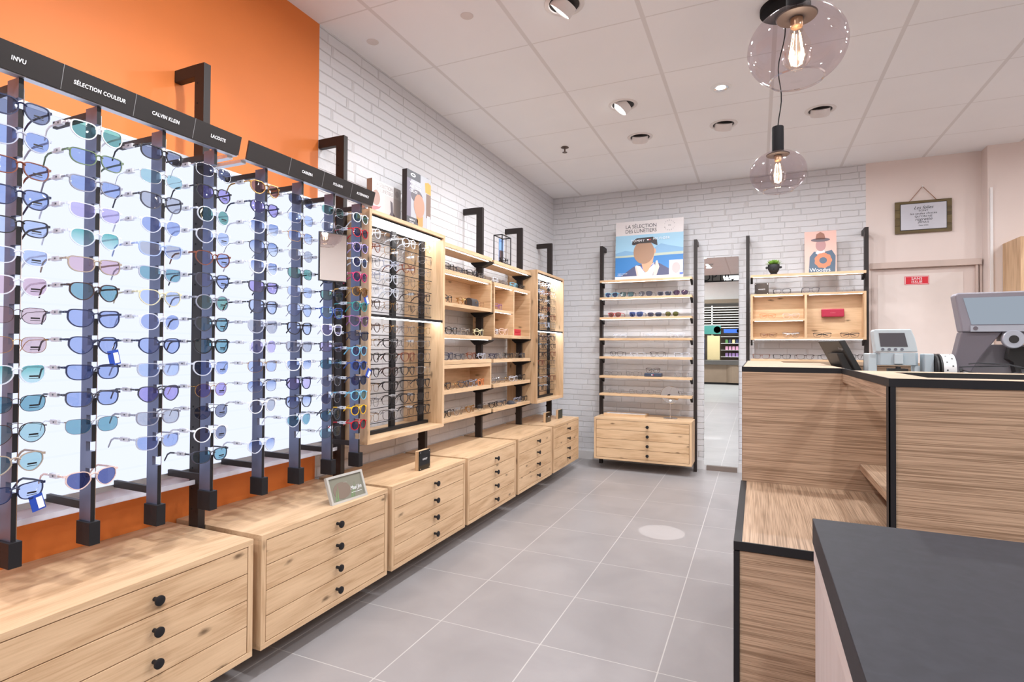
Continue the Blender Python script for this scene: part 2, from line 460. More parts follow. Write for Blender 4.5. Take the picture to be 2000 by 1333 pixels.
PL = ['dark brown metal wall post with bent top arm on the orange wall',
      'dark metal wall post standing just past the orange paint edge',
      'dark metal wall post behind the larger lit eyewear frame',
      'dark metal wall post in the middle of the open oak shelving',
      'dark metal wall post at the far end of the open shelving, behind the lantern',
      'dark metal wall post behind the small lit eyewear frame near the corner']
BR = {3: (1.796, 1.4245, 1.220, 0.8675, 0.688), 4: (1.788, 1.2395, 1.052, 0.866, 0.686)}
for i, (y, l) in enumerate(zip(PY, PL)): wall_post(y, l, BR.get(i, ()))

# ------------------------------------------------------------------ chests of drawers
def make_chest(name, label, W, D, zb, zt, knob_off):
    """front faces +X locally, width along Y; origin floor level, back centre"""
    t = thing(name, label, 'chest of drawers')
    b = 0.020; h = W / 2
    part('bottom_panel', MB().box(0.0, D, -h, h, zb, zb + b), OAKP('y'), t, local=True, bevel=0.0008)
    part('body', MB().box(0.0, D - 0.0, -h, -h + b, zb + b, zt - b).box(0.0, D, h - b, h, zb + b, zt - b)
         .box(0.0, D - 0.03, -h + b, h - b, zb + b, zt - b), OAK('z'), t, local=True, bevel=0.0008)
    part('top_panel', MB().box(0.0, D, -h, h, zt - b, zt), OAKP('y'), t, local=True, bevel=0.0008)
    n = 4; g = 0.0028; hh = (zt - zb - 2 * b - g) / n
    for i in range(n):
        z0 = zb + b + g + i * hh
        dr = part('drawer', MB().box(D - 0.026, D - 0.001, -h + b + g, h - b - g, z0, z0 + hh - g), OAK('y'), t, local=True, bevel=0.0009)
        zc = z0 + (hh - g) * 0.5
        kb = MB().lathe([(0.006, 0.0), (0.006, 0.020), (0.0145, 0.0225), (0.0145, 0.027), (0.013, 0.028)], 20, (D - 0.001, knob_off, zc), 'x')
        part('knob', kb, BLACK, dr, local=True, smooth=True)
    return t
cl = ['oak four-drawer chest in the left foreground, nearest the camera',
      'oak four-drawer chest carrying the grey photo stand',
      'oak four-drawer chest carrying the dark square plaque',
      'oak four-drawer chest under the near end of the open shelving',
      'oak four-drawer chest under the far end of the open shelving',
      'oak four-drawer chest on the left wall nearest the room corner']
CYR = [(0.655, 1.370), (1.404, 2.122), (2.157, 2.870), (2.903, 3.620), (3.655, 4.388), (4.424, 5.135)]
KNOB = [(300, 1183), (658, 1028), (849, 946), (970, 897), (1053, 862), (1113, 837)]
c0 = make_chest('drawer_chest', cl[0], 0.716, 0.449, 0.10, 0.50, 0.02)
c0.location = (0.001, 1.0125, 0)
c0['group'] = 'wall hung oak drawer chests'
CH = [c0]
for (a, b), l in list(zip(CYR, cl))[1:]: CH.append(dup(c0, (0.001, (a + b) / 2, 0), l, 'wall hung oak drawer chests'))
ce = make_chest('drawer_chest', 'wide oak four-drawer chest against the back wall, under the round mirror', 0.905, 0.42, 0.10, 0.50, 0.06)
ce.location = (1.038, 5.622, 0); ce.rotation_euler = (0, 0, -PI / 2)

# ------------------------------------------------------------------ eyewear
def F(name, rgb, rough=0.3, metal=0.0): return paint('frame_' + name, srgb(*rgb), rough, metal)
FR = {'black': F('black', (28, 27, 32)), 'navy': F('navy', (34, 42, 74)), 'dark brown': F('dkbrown', (58, 38, 36)), 'tortoiseshell': F('tortoise', (118, 60, 38)),
      'dark grey': F('dkgrey', (62, 64, 76)), 'grey': F('grey', (140, 142, 158)), 'beige': F('beige', (165, 150, 136)), 'green': F('green', (96, 116, 84)),
      'white': F('white', (236, 238, 245)), 'silver': F('silver', (190, 192, 198), 0.25, 1.0), 'gold': F('gold', (190, 150, 90), 0.25, 1.0), 'red': F('red', (196, 26, 40)),
      'pink': F('pink', (222, 62, 120)), 'purple': F('purple', (150, 100, 150)), 'blue': F('blue', (52, 84, 160)), 'light blue': F('ltblue', (120, 190, 220)),
      'teal': F('teal', (52, 150, 150)), 'yellow': F('yellow', (246, 190, 30)), 'brown': F('brown', (130, 84, 52)), 'orange': F('orange', (226, 140, 90)), 'lilac': F('lilac', (190, 170, 222)),
      'clear': clearplastic('frame_clear', (0.85, 0.88, 0.95, 1), 0.5), 'clear grey': clearplastic('frame_cleargrey', (0.52, 0.55, 0.66, 1), 0.7), 'clear yellow': clearplastic('frame_clearyellow', (0.80, 0.75, 0.5, 1), 0.75),
      'clear peach': clearplastic('frame_clearpeach', (0.90, 0.66, 0.58, 1), 0.7), 'clear blue': clearplastic('frame_clearblue', (0.42, 0.55, 0.92, 1), 0.75)}
def lt(c): return tuple(v ** 0.72 for v in srgb(*c)[:3]) + (1,)
def L(name, rgb, gloss=0.06, grad=None): return tint('lens_' + name, lt(rgb), gloss, grad=lt(grad) if grad else None)
LN = {'grey': L('grey', (112, 122, 152)), 'dark grey': L('dkgrey', (66, 74, 104)), 'blue': L('blue', (146, 168, 222)), 'light blue': L('ltblue', (178, 198, 236)), 'fading blue': L('fadeblue', (104, 134, 200), grad=(214, 226, 248)),
      'teal': L('teal', (104, 160, 178)), 'green': L('green', (96, 158, 150)), 'turquoise': L('turq', (72, 176, 168), grad=(190, 232, 230)), 'pale green': L('pgreen', (160, 206, 212)), 'violet': L('violet', (156, 146, 218)),
      'pale violet': L('pviolet', (196, 184, 232)), 'pink': L('pinkl', (214, 180, 198)), 'rose': L('rose', (214, 186, 192)), 'brown': L('brownl', (140, 86, 80)), 'pale grey': L('pgrey', (176, 182, 196)),
      'amber': L('amber', (150, 104, 54)), 'olive': L('olive', (96, 100, 44)), 'dark blue': L('dkblue', (50, 72, 132)), 'navy': L('navyl', (70, 82, 140)), 'purple': L('purplel', (88, 66, 108)), 'clear': tint('lens_clear', (0.97, 0.975, 0.98, 1), 0.03)}
TAG = clearplastic('security_clip', (0.84, 0.86, 0.92, 1), 0.75, 0.3)

SH = {  # width, height, (top exponent, bottom exponent), bottom taper, outer lift, gap, rim, wire
    'rectangular': (0.056, 0.038, (5.5, 2.9), 0.16, 0.0010, 0.016, 0.0025, 0),
    'square': (0.054, 0.044, (4.6, 2.5), 0.22, 0.0012, 0.017, 0.0029, 0),
    'round': (0.049, 0.046, (2.3, 2.1), 0.06, 0.0, 0.019, 0.0024, 0),
    'panto': (0.052, 0.044, (3.2, 2.1), 0.24, 0.0010, 0.018, 0.0026, 0),
    'aviator': (0.057, 0.048, (3.4, 2.2), 0.28, -0.003, 0.016, 0.0018, 1),
    'wire rectangular': (0.056, 0.040, (4.0, 2.8), 0.12, 0.0, 0.017, 0.0011, 1),
    'wire round': (0.050, 0.044, (2.5, 2.2), 0.08, 0.0, 0.019, 0.0010, 1),
    'cat-eye': (0.054, 0.042, (4.0, 2.2), 0.22, 0.005, 0.017, 0.0030, 0),
    'small round': (0.042, 0.039, (2.4, 2.1), 0.08, 0.0, 0.014, 0.0026, 0),
}
def curve_x(y): return -2.6 * y * y
def outline(sh, side, grow=0.0, n=40):
    w, h, e, tp, od, gap, rim, wire = SH[sh]
    pts = []
    for i in range(n):
        th = 2 * PI * i / n; c, s_ = math.cos(th), math.sin(th)
        ex = e[0] if s_ >= 0 else e[1]
        y = (w / 2 + grow) * math.copysign(abs(c) ** (2 / ex), c); z = (h / 2 + grow) * math.copysign(abs(s_) ** (2 / ex), s_)
        if z < 0: y *= 1 - tp * (-z / (h / 2)) ** 1.2
        out = y / (w / 2)                       # +1 outer, -1 inner
        z += od * max(0, out) * (1 if z > 0 else 0.3)
        if z > 0 and out < -0.3: z -= 0.06 * h * (-out - 0.3)
        yy = (gap / 2 + w / 2 + y) * side
        pts.append((curve_x(yy), yy, z - 0.004))
    return pts
def make_eyewear(kind, sh, temples='open', clip=False, sticker=False):
    w, h, e, tp, od, gap, rim, wire = SH[sh]
    t = thing(kind, 'pair of ' + kind, kind)
    fm = MB(); d = 0.0016 if wire else 0.0038
    for side in (-1, 1):
        o = outline(sh, side, rim); i_ = outline(sh, side, 0.0)
        n = len(o); k = len(fm.v)
        for (p, dx) in ((o, d / 2), (i_, d / 2), (i_, -d / 2), (o, -d / 2)):
            fm.v += [(a + dx, b, c) for a, b, c in p]
        for q in range(4):
            q2 = (q + 1) % 4
            for i in range(n):
                j = (i + 1) % n; f = (k + q * n + i, k + q * n + j, k + q2 * n + j, k + q2 * n + i)
                fm.f.append(f if side < 0 else f[::-1])
        # hinge block
        yo = (gap / 2 + w + rim) * side; zz = h * 0.34 - 0.004 + od
        fm.box(curve_x(yo) - 0.006, curve_x(yo) + d / 2, yo - 0.003 * side, yo + (0.003 if wire else 0.0045) * side, zz - (0.001 if wire else 0.003), zz + (0.0015 if wire else 0.003))
    r = 0.0010 if wire else 0.0023; zb = h * 0.26 - 0.002
    br = [(0.0006, -gap / 2 - 0.002, zb - 0.003), (0.0012, -gap / 4, zb + 0.001), (0.0014, 0, zb + 0.002), (0.0012, gap / 4, zb + 0.001), (0.0006, gap / 2 + 0.002, zb - 0.003)]
    fm.tube(br, r, 6)
    if wire: fm.tube([(0.0, -gap / 2 - 0.006, h / 2 - 0.004), (0.001, 0, h / 2 - 0.001), (0.0, gap / 2 + 0.006, h / 2 - 0.004)], 0.0009, 5) if sh == 'aviator' else None
    part('frame', fm, FR['black'], t, local=True)
    for side in (-1, 1):
        pts = outline(sh, side, 0.0004); lm = MB()
        c = (sum(p[0] for p in pts) / len(pts) + 0.0012, sum(p[1] for p in pts) / len(pts), sum(p[2] for p in pts) / len(pts))
        k = len(lm.v); lm.v.append(c); lm.v += pts; n = len(pts)
        for i in range(n):
            f = (k, k + 1 + i, k + 1 + (i + 1) % n); lm.f.append(f if side > 0 else f[::-1])
        part('lens', lm, LN['blue'], t, local=True, smooth=True)
    for side in (-1, 1):
        yh = (gap / 2 + w + rim + (0.0025 if wire else 0.004)) * side; zh = h * 0.34 - 0.004 + od; xh = curve_x(yh) - 0.008
        rt = 0.0009 if wire else 0.0019
        if temples == 'open': path = [(xh, yh, zh), (xh - 0.045, yh, zh + 0.0005), (xh - 0.088, yh, zh - 0.001), (xh - 0.104, yh - 0.001 * side, zh - 0.008), (xh - 0.124, yh - 0.005 * side, zh - 0.031)]
        else: path = [(xh, yh, zh), (xh - 0.006 - 0.004 * side, yh * 0.55, zh - 0.004), (xh - 0.009 - 0.004 * side, -yh * 0.35, zh - 0.010), (xh - 0.009 - 0.003 * side, -yh * 0.62, zh - 0.020)]
        tm = MB()
        rl = [rt, rt, rt * 1.1, rt * 1.2, rt * 1.15][:len(path)]
        if wire: tm.tube(path, rl, 6)
        else:
            for dz in (0.0012, -0.0012): tm.tube([(p[0], p[1], p[2] + dz) for p in path], [q * 0.85 for q in rl], 6)
        tp_ = part('temple', tm, FR['black'], t, local=True, smooth=True)
        if clip and side < 0:
            part('security_clip', MB().box(xh - 0.052, xh - 0.018, yh - 0.0045, yh + 0.0045, zh - 0.0065, zh + 0.0065).box(xh - 0.066, xh - 0.052, yh - 0.002, yh + 0.002, zh - 0.003, zh + 0.003), TAG, t, local=True, bevel=0.001)
            part('clip_slot', MB().box(xh - 0.037, xh - 0.031, yh - 0.0050, yh + 0.0050, zh - 0.0022, zh + 0.0022), FR['dark grey'], t, local=True)
    if sticker:
        yc = gap / 2 + w * 0.52; x = curve_x(yc) + 0.0022
        part('sticker', MB().box(x - 0.0003, x, yc - 0.010, yc + 0.010, -0.0115, -0.0075).box(x - 0.0003, x, yc - 0.011, yc + 0.011, -0.0160, -0.0145), FR['black'], t, local=True)
    return t
EW = {}
EWN = [0]
def eyewear(kind, sh, fcol, lcol, loc, label, group, rotz=0.0, temples='open', clip=False, sticker=False):
    key = (kind, sh, temples, clip, sticker)
    if key not in EW:
        t = make_eyewear(kind, sh, temples, clip, sticker); EW[key] = t
        t.location = loc; t.rotation_euler = (0, 0, rotz)
    else: t = dup(EW[key], loc, rotz=rotz)
    t['label'] = label; t['group'] = group; t['category'] = kind
    for c in t.children:
        nm = c.name.split('.')[0]
        mt = FR[fcol] if nm in ('frame', 'temple') else (LN[lcol] if nm == 'lens' else None)
        if mt:
            c.material_slots[0].link = 'OBJECT'; c.material_slots[0].material = mt
    EWN[0] += 1
    return t

# ------------------------------------------------------------------ backlit sunglasses racks
def panel_mat():
    m, nt, out = new_mat('backlit_opal'); n = N(nt)
    e = n('ShaderNodeEmission', Color=(0.77, 0.82, 1.0, 1), Strength=1.18)
    nt.links.new(e.outputs[0], out.inputs[0]); return m
OPAL = panel_mat()
ALU = paint('anodised_alu', (0.62, 0.63, 0.66, 1), 0.35, 0.8)
RX = 0.335                               # front edge of the poles
POLEY = [0.751, 0.930, 1.116, 1.295, 1.508, 1.689, 1.873, 2.052]
ROWZ = lambda c, k: 1.754 - 0.0742 * k if c < 7 else 1.763 - 0.0688 * k
BAYS = [(0.640, 1.372, [0, 1, 2, 3], 'left'), (1.402, 2.128, [4, 5, 6, 7], 'right')]
SIGNS = [[(0.640, 0.828, 'INVU'), (0.828, 1.012, 'SÉLECTION COULEUR'), (1.012, 1.198, 'CALVIN KLEIN'), (1.198, 1.372, 'LACOSTE')],
         [(1.409, 1.599, ''), (1.599, 1.780, 'CARRERA'), (1.780, 1.956, 'POLASUN'), (1.956, 2.110, 'ALTERNANCE')]]
INK = paint('sign_white', (0.85, 0.85, 0.88, 1), 0.5)
SIGNB = paint('sign_black', (0.022, 0.020, 0.021, 1), 0.35)
SEAM = paint('seam_grey', (0.28, 0.28, 0.29, 1), 0.4)
RAIL = tint('rail_clear', (0.985, 0.99, 1.0, 1), 0.0, 0.1, fm=0.01)
for bi, (ya, yb, poles, side) in enumerate(BAYS):
    rk = thing('sunglasses_rack', ['backlit sunglasses rack with black header nearest the camera, on the orange wall', 'backlit sunglasses rack with black header beside the lit oak frame'][bi], 'display rack', (0.10, (ya + yb) / 2, 0.0), 'backlit sunglasses racks')
    ys, ye = (0.652, 1.3865) if bi == 0 else (1.3875, 2.116)
    part('light_panel', MB().box(0.100, 0.1125, ys + 0.004, ye - 0.004, 0.708, 1.845), OPAL, rk)
    part('panel_housing', MB().box(0.001, 0.0995, ys + 0.03, ye - 0.03, 0.74, 1.80).box(0.085, 0.1140, ys, ye, 0.690, 0.7075).box(0.085, 0.1140, ys, ye, 1.8455, 1.86)
         .box(0.085, 0.1140, ys, ys + 0.0038, 0.7075, 1.8455).box(0.085, 0.1140, ye - 0.0038, ye, 0.7075, 1.8455), ALU, rk)
    part('lower_lip', MB().box(0.100, 0.114, ys, ye, 0.655, 0.657).box(0.100, 0.102, ys, ye, 0.657, 0.6895).box(0.114, 0.150, (ys if bi == 0 else 1.403), (1.371 if bi == 0 else ye), 0.655, 0.657).box(0.148, 0.150, (ys if bi == 0 else 1.403), (1.371 if bi == 0 else ye), 0.657, 0.672), clearplastic('frosted_lip', (0.88, 0.89, 0.95, 1), 0.5, 0.3), rk)
    # header
    fy0, fy1 = (ya - 0.0 if bi == 0 else 1.405), (yb if bi == 0 else 2.116)
    hb = MB()
    hb.prism([(0.345, 1.838), (0.351, 1.836), (0.367, 1.899), (0.360, 1.901)], 'y', fy0, fy1)
    hd = part('header_board', hb, SIGNB, rk)
    part('header_frame', MB().box(0.322, 0.345, fy0, fy1, 1.834, 1.838).box(0.130, 0.322, fy1 - 0.022 if bi == 0 else fy0, fy1 if bi == 0 else fy0 + 0.022, 1.826, 1.838)
         .box(0.130, 0.322, fy0 if bi == 0 else fy1 - 0.022, fy0 + 0.022 if bi == 0 else fy1, 1.826, 1.838), ALU, rk)
    un = Vector((0.016, 0, 0.063)).normalized()
    for (a, b, s) in SIGNS[bi]:
        if b < fy1 - 0.01:
            part('seam', MB().prism([(0.3510, 1.836), (0.3514, 1.836), (0.3674, 1.899), (0.3670, 1.899)], 'y', b - 0.0006, b + 0.0006), SEAM, hd)
        if s: text('lettering', s, 0.0150, INK, hd, (0.3592, (a + b) / 2, 1.8655), (0, 1, 0), un, sx=0.82, spacing=1.10, bold=0.00035)
    for pi in poles:
        y = POLEY[pi]; nrow = 14 if pi < 7 else 16
        z0, z1 = 0.62, 1.833
        prof = [(RX - 0.052, z0), (RX, z0)]
        zs = sorted(ROWZ(pi, k) for k in range(nrow))
        lowz = zs[0]
        for z in zs:
            nz = z + 0.002
            prof += [(RX, nz - 0.001), (RX - 0.026, nz - 0.001), (RX - 0.026, nz + 0.026), (RX, nz + 0.026)]
        prof += [(RX, z1), (RX - 0.052, z1)]
        p = part('pole', MB().prism(prof, 'y', y - 0.0055, y + 0.0055), POLEM, rk)
        p.data.materials.append(BLACK)
        for f_ in p.data.polygons:
            if f_.normal.x > 0.9 and f_.center.x + wloc(p).x > RX - 0.001: f_.material_index = 1
        part('locking_rod', MB().box(RX - 0.0042, RX - 0.0022, y + 0.0062, y + 0.0082, 0.66, 1.81), CHROME, p)
        part('foot_block', MB().box(RX - 0.050, RX + 0.012, y - 0.014, y + 0.014, 0.606, 0.670), BLACK, p, bevel=0.001)
        part('bracket_arm', MB().box(0.118, RX - 0.052, y - 0.0055, y + 0.0055, 0.700, 0.722), POSTM, p)
        part('bracket_arm', MB().box(0.118, RX - 0.052, y - 0.0055, y + 0.0055, 1.804, 1.824), POSTM, p)
    for k in range(14):
        z = 1.728 - 0.0742 * k
        part('clear_rail', MB().box(0.1530, 0.1542, ys + 0.01, ye - 0.01, z - 0.006, z), RAIL, rk)

# (shape, frame, lens) down each pole; None = empty notch
R_, S_, O_, P_, A_, WR, WO, CE, SR = 'rectangular', 'square', 'round', 'panto', 'aviator', 'wire rectangular', 'wire round', 'cat-eye', 'small round'
RACK = [
 [(S_, 'navy', 'grey'), (S_, 'clear grey', 'blue'), (R_, 'tortoiseshell', 'blue'), (S_, 'navy', 'blue'), (R_, 'black', 'light blue'), (R_, 'clear', 'light blue'), (S_, 'clear', 'pink'),
  (WR, 'dark brown', 'rose'), (WR, 'gold', 'rose'), (S_, 'clear', 'turquoise'), (WR, 'dark brown', 'teal'), (A_, 'dark brown', 'pale green'), (P_, 'beige', 'pale green'), (R_, 'navy', 'light blue')],
 [(S_, 'white', 'green'), (R_, 'green', 'blue'), (R_, 'grey', 'blue'), (R_, 'clear', 'pale violet'), (P_, 'clear', 'turquoise'), (R_, 'beige', 'pink'), (P_, 'dark brown', 'teal'),
  (S_, 'navy', 'blue'), (P_, 'navy', 'blue'), (R_, 'navy', 'blue'), (R_, 'dark grey', 'blue'), (WR, 'silver', 'teal'), None, (P_, 'clear peach', 'navy')],
 [(R_, 'black', 'grey'), (WR, 'silver', 'pale green'), (S_, 'dark grey', 'pale grey'), (P_, 'clear', 'blue'), (R_, 'clear blue', 'pale grey'), (R_, 'clear grey', 'teal'), (P_, 'clear yellow', 'light blue'),
  (O_, 'clear', 'blue'), (P_, 'navy', 'blue'), (R_, 'clear grey', 'light blue'), (P_, 'dark grey', 'violet'), (R_, 'grey', 'pale grey'), (R_, 'clear grey', 'blue'), None],
 [(WR, 'silver', 'dark grey'), (P_, 'black', 'violet'), (O_, 'clear', 'green'), (P_, 'clear', 'light blue'), (P_, 'tortoiseshell', 'blue'), (P_, 'dark grey', 'blue'), (O_, 'grey', 'green'),
  (P_, 'dark grey', 'teal'), (S_, 'black', 'teal'), (S_, 'clear', 'blue'), (WO, 'gold', 'violet'), (WO, 'black', 'grey'), (O_, 'white', 'grey'), (R_, 'dark grey', 'teal')],
 [(P_, 'gold', 'brown'), (P_, 'navy', 'violet'), (S_, 'clear', 'fading blue'), (A_, 'black', 'fading blue'), (S_, 'white', 'fading blue'), (R_, 'dark grey', 'violet'), (S_, 'dark grey', 'light blue'),
  (S_, 'clear grey', 'pale grey'), (O_, 'clear', 'pale violet'), (WR, 'gold', 'light blue'), (WR, 'silver', 'fading blue'), (O_, 'white', 'pale grey'), None, (P_, 'clear', 'fading blue')],
 [(WR, 'black', 'dark grey'), (WR, 'silver', 'light blue'), (WR, 'gold', 'fading blue'), (WO, 'silver', 'pale grey'), (WR, 'black', 'green'), (WR, 'silver', 'light blue'), (A_, 'dark grey', 'light blue'),
  (S_, 'black', 'light blue'), (R_, 'grey', 'pale grey'), (R_, 'white', 'fading blue'), (S_, 'navy', 'pale violet'), (S_, 'dark grey', 'fading blue'), (P_, 'clear', 'teal'), None],
 [(WR, 'silver', 'green'), (WR, 'silver', 'pale grey'), (WO, 'silver', 'grey'), (WR, 'gold', 'brown'), (R_, 'black', 'grey'), (R_, 'navy', 'green'), (S_, 'blue', 'pale green'),
  (S_, 'white', 'pale violet'), (R_, 'dark grey', 'pale violet'), (WR, 'dark grey', 'teal'), (WO, 'silver', 'pale grey'), (WO, 'silver', 'grey'), (P_, 'dark grey', 'teal'), (WR, 'dark grey', 'pale green')],
 [(SR, 'white', 'green'), (SR, 'red', 'navy'), (SR, 'lilac', 'navy'), (SR, 'white', 'dark blue'), (SR, 'pink', 'navy'), (SR, 'gold', 'amber'), (SR, 'teal', 'teal'), (CE, 'purple', 'grey'),
  (R_, 'navy', 'grey'), (SR, 'light blue', 'navy'), (SR, 'blue', 'dark blue'), (SR, 'navy', 'dark blue'), (SR, 'light blue', 'teal'), (SR, 'yellow', 'navy'), (SR, 'red', 'dark grey')]]
TAGS = {(0, 13), (1, 8), (7, 5), (7, 10)}
HANG = []
for c, colm in enumerate(RACK):
    for k, g in enumerate(colm):
        if not g: continue
        sh, fc, lc = g
        side = 'nearer' if c < 4 else 'farther'
        z = ROWZ(c, k)
        st = (c * 5 + k * 3) % 3 == 0
        lab = f"{fc} {sh} sunglasses, {lc} lenses, {ORD[k]} down {ORD[c]} pole"
        rz = math.radians(random.uniform(-2.5, 2.5))
        eyewear('sunglasses', sh, fc, lc, (RX + 0.0028, POLEY[c], z + 0.004), lab, 'sunglasses on the backlit racks', rz, clip=True, sticker=st)
        if (c, k) in TAGS: HANG.append((c, k))
BLUE = paint('tag_blue', srgb(30, 70, 170), 0.5)
TL = ['blue and white price tag hanging from the lowest sunglasses of the first pole', 'blue framed price tag hanging from the ninth sunglasses of the second pole',
      'blue and white price tag tilted beside the amber sunglasses on the last pole', 'solid blue price tag tilted beside the eleventh sunglasses of the last pole']
for (c, k), l in zip(HANG, TL):
    z = ROWZ(c, k); y = POLEY[c] + 0.055
    t = thing('price_tag', l, 'tag', (RX - 0.004, y, z - 0.02))
    a = math.radians([14, 12, 24, -30][TAGS and HANG.index((c, k))])
    up = Vector((0, math.sin(a) * -1, math.cos(a))); rt = Vector((0, math.cos(a), math.sin(a)))
    o = Vector((RX - 0.002, y, z - 0.055)) - wloc(t)
    tw, th = 0.030, 0.042
    part('card', MB().obox(o - rt * tw / 2, rt * tw, up * th, Vector((0.001, 0, 0))), BLUE, t, local=True)
    part('barcode_label', MB().obox(o - rt * (tw * 0.02) + up * 0.004 + Vector((0.001, 0, 0)), rt * tw * 0.45, up * th * 0.72, Vector((0.0004, 0, 0))), INK, t, local=True)
    part('string', MB().tube([o + up * th, o + up * (th + 0.006), Vector((-0.004, 0, 0.006)) + o * 0 + Vector((0, 0, 0.018))], 0.0004, 4), INK, t, local=True)

# small mirror clipped on the rack
km = thing('rack_mirror', 'small rectangular black-backed mirror clipped on the sunglasses rack', 'mirror', (0.37, 1.76, 1.44))
o = Vector((0.362, 1.757, 1.438)); a = Vector((0.052, 0.110, 0)); up = Vector((0, 0, 0.206)); nn = a.cross(Vector((0, 0, 1))).normalized()
part('backing', MB().obox(o - nn * 0.010, a, up, nn * 0.010), SIGNB, km)
ai = a.normalized()
part('mirror_glass', MB().obox(o + ai * 0.004 + Vector((0, 0, 0.004)), a - ai * 0.008, Vector((0, 0, 0.198)), nn * 0.0008), MIRROR, km)
part('clip', MB().box(0.336, 0.372, 1.868, 1.878, 1.53, 1.545), BLACK, km)

# ------------------------------------------------------------------ lit oak frames on the left wall
def lit_frame(y0, y1, label, who, seed):
    z0, z1, xf, xb = 0.685, 1.842, 0.300, 0.020
    b = 0.020
    t = thing('eyewear_cabinet', label, 'cabinet', (0.02, (y0 + y1) / 2, 0.685), 'lit oak eyewear frames')
    part('side_panel', MB().box(xb, xf, y0, y0 + b, z0, z1), OAK('z'), t, bevel=0.0008)
    part('side_panel', MB().box(xb, xf, y1 - b, y1, z0, z1), OAK('z'), t, bevel=0.0008)
    part('top_panel', MB().box(xb, xf, y0 + b, y1 - b, z1 - b, z1), OAKP('y'), t)
    part('bottom_panel', MB().box(xb, xf, y0 + b, y1 - b, z0, z0 + b), OAKP('y'), t)
    ch = part('light_channel', MB().box(0.105, 0.285, y0 + b, y1 - b, z1 - b - 0.008, z1 - b - 0.0002), BLACK, t)
    part('light_strip', MB().box(0.150, 0.278, y0 + b + 0.004, y1 - b - 0.004, z1 - b - 0.010, z1 - b - 0.0082), LEDW, ch)
    ch = part('middle_shelf', MB().box(0.120, 0.290, y0 + b, y1 - b, 1.318, 1.324), tint('smoked_glass', (0.55, 0.57, 0.58, 1), 0.1), t)
    part('light_strip', MB().box(0.225, 0.285, y0 + b + 0.004, y1 - b - 0.004, 1.3105, 1.3175), LEDW, ch)
    part('shelf_edge', MB().box(0.2902, 0.2962, y0 + b, y1 - b, 1.312, 1.326), BLACK, ch)
    part('bottom_rail', MB().box(0.170, 0.200, y0 + b, y1 - b, z0 + b + 0.0002, z0 + b + 0.018), BLACK, t)
    iw = y1 - y0 - 2 * b
    for f in (0.12, 0.555, 0.984):
        yc = y0 + b + iw * f - 0.01
        part('upright', MB().box(0.150, 0.168, yc - 0.020, yc + 0.020, z0 + b, z1 - b), BLACK, t)
    rows = [1.748 - 0.0725 * k for k in range(6)] + [1.265 - 0.0765 * k for k in range(7)]
    rnd = random.Random(seed)
    upper = [('clear', O_), ('dark grey', WO), ('black', WR), ('silver', WR), ('clear', P_), ('navy', WR), ('dark brown', P_), ('silver', WO), ('clear grey', S_), ('gold', WO), ('tortoiseshell', P_), ('black', WO)]
    lower = [('black', WR), ('black', P_), ('silver', WR), ('tortoiseshell', S_), ('dark grey', WO), ('black', S_), ('gold', WR), ('dark brown', P_)]
    for k, z in enumerate(rows):
        tr = part('tray_rail', MB().box(0.1685, 0.215, y0 + b + 0.002, y1 - b - 0.002, z - 0.0405, z - 0.0385), RAIL, t)
        part('rail_edge', MB().box(0.2152, 0.2180, y0 + b + 0.002, y1 - b - 0.002, z - 0.0415, z - 0.0380), BLACK, tr)
        for j in range(4):
            y = y0 + b + iw * (0.113 + 0.2365 * j)
            if k == 0: fc, sh = [('clear', O_), ('silver', WO), ('clear', O_), ('silver', WO)][j]
            elif k < 6: fc, sh = rnd.choice(upper)
            else: fc, sh = rnd.choice(lower)
            lab = f"{fc} {sh} eyeglasses, {ORD[k]} row down, {ORD[j]} along in the {who} lit frame"
            eyewear('eyeglasses', sh, fc, 'clear', (0.252, y, z), lab, 'eyeglasses in the lit oak frames', math.radians(rnd.uniform(-2.5, 2.5)), clip=(k in (1, 2, 4, 7, 11, 12)))
    return t
lit_frame(2.157, 2.872, 'large lit oak frame of eyeglasses right after the sunglasses racks', 'larger', 3)
lit_frame(4.402, 5.115, 'lit oak frame of eyeglasses nearest the room corner', 'corner', 8)

# ------------------------------------------------------------------ open shelving between them
XF = 0.250
def shelf(name, label, y0, y1, zt, led=True, th=0.026, xb=0.075, group='oak shelves over the chests'):
    t = thing(name, label, 'shelf', (xb, (y0 + y1) / 2, zt - th), group)
    part('board', MB().box(xb, XF, y0, y1, zt - th, zt), OAKP('y'), t, bevel=0.0006)
    if led: part('light_strip', MB().box(0.222, 0.233, y0 + 0.02, y1 - 0.02, zt - th - 0.0022, zt - th - 0.0002), LED, t)
    return t
YL0, YL1, YR0, YR1 = 2.904, 3.619, 3.655, 4.374
# the shelves run the full depth except where a post stands behind them
def fshelf(*a, **k): return shelf(*a, **k)
fshelf('wall_shelf', 'top oak shelf beside the larger lit frame, empty on top', YL0, YL1, 1.823)
fshelf('wall_shelf', 'top oak shelf carrying the wire lantern', YR0, YR1, 1.815)
fshelf('wall_shelf', 'oak shelf below the box with the black case, ending at the post', YL0, YL1, 1.247)
fshelf('wall_shelf', 'oak shelf directly over the lower oak cubby box', YL0, YL1, 1.081, led=False)
fshelf('wall_shelf', 'oak shelf right under the cubby with the red cases', YR0, YR1, 1.079, led=False)
fshelf('wall_shelf', 'oak shelf beside the lower oak cubby box', YR0, YR1, 0.893, led=False)
fshelf('wall_shelf', 'lowest oak shelf above the chests, near half', YL0, YL1, 0.715, led=False)
fshelf('wall_shelf', 'lowest oak shelf above the chests, far half with the dark cap', YR0, YR1, 0.713, led=False)
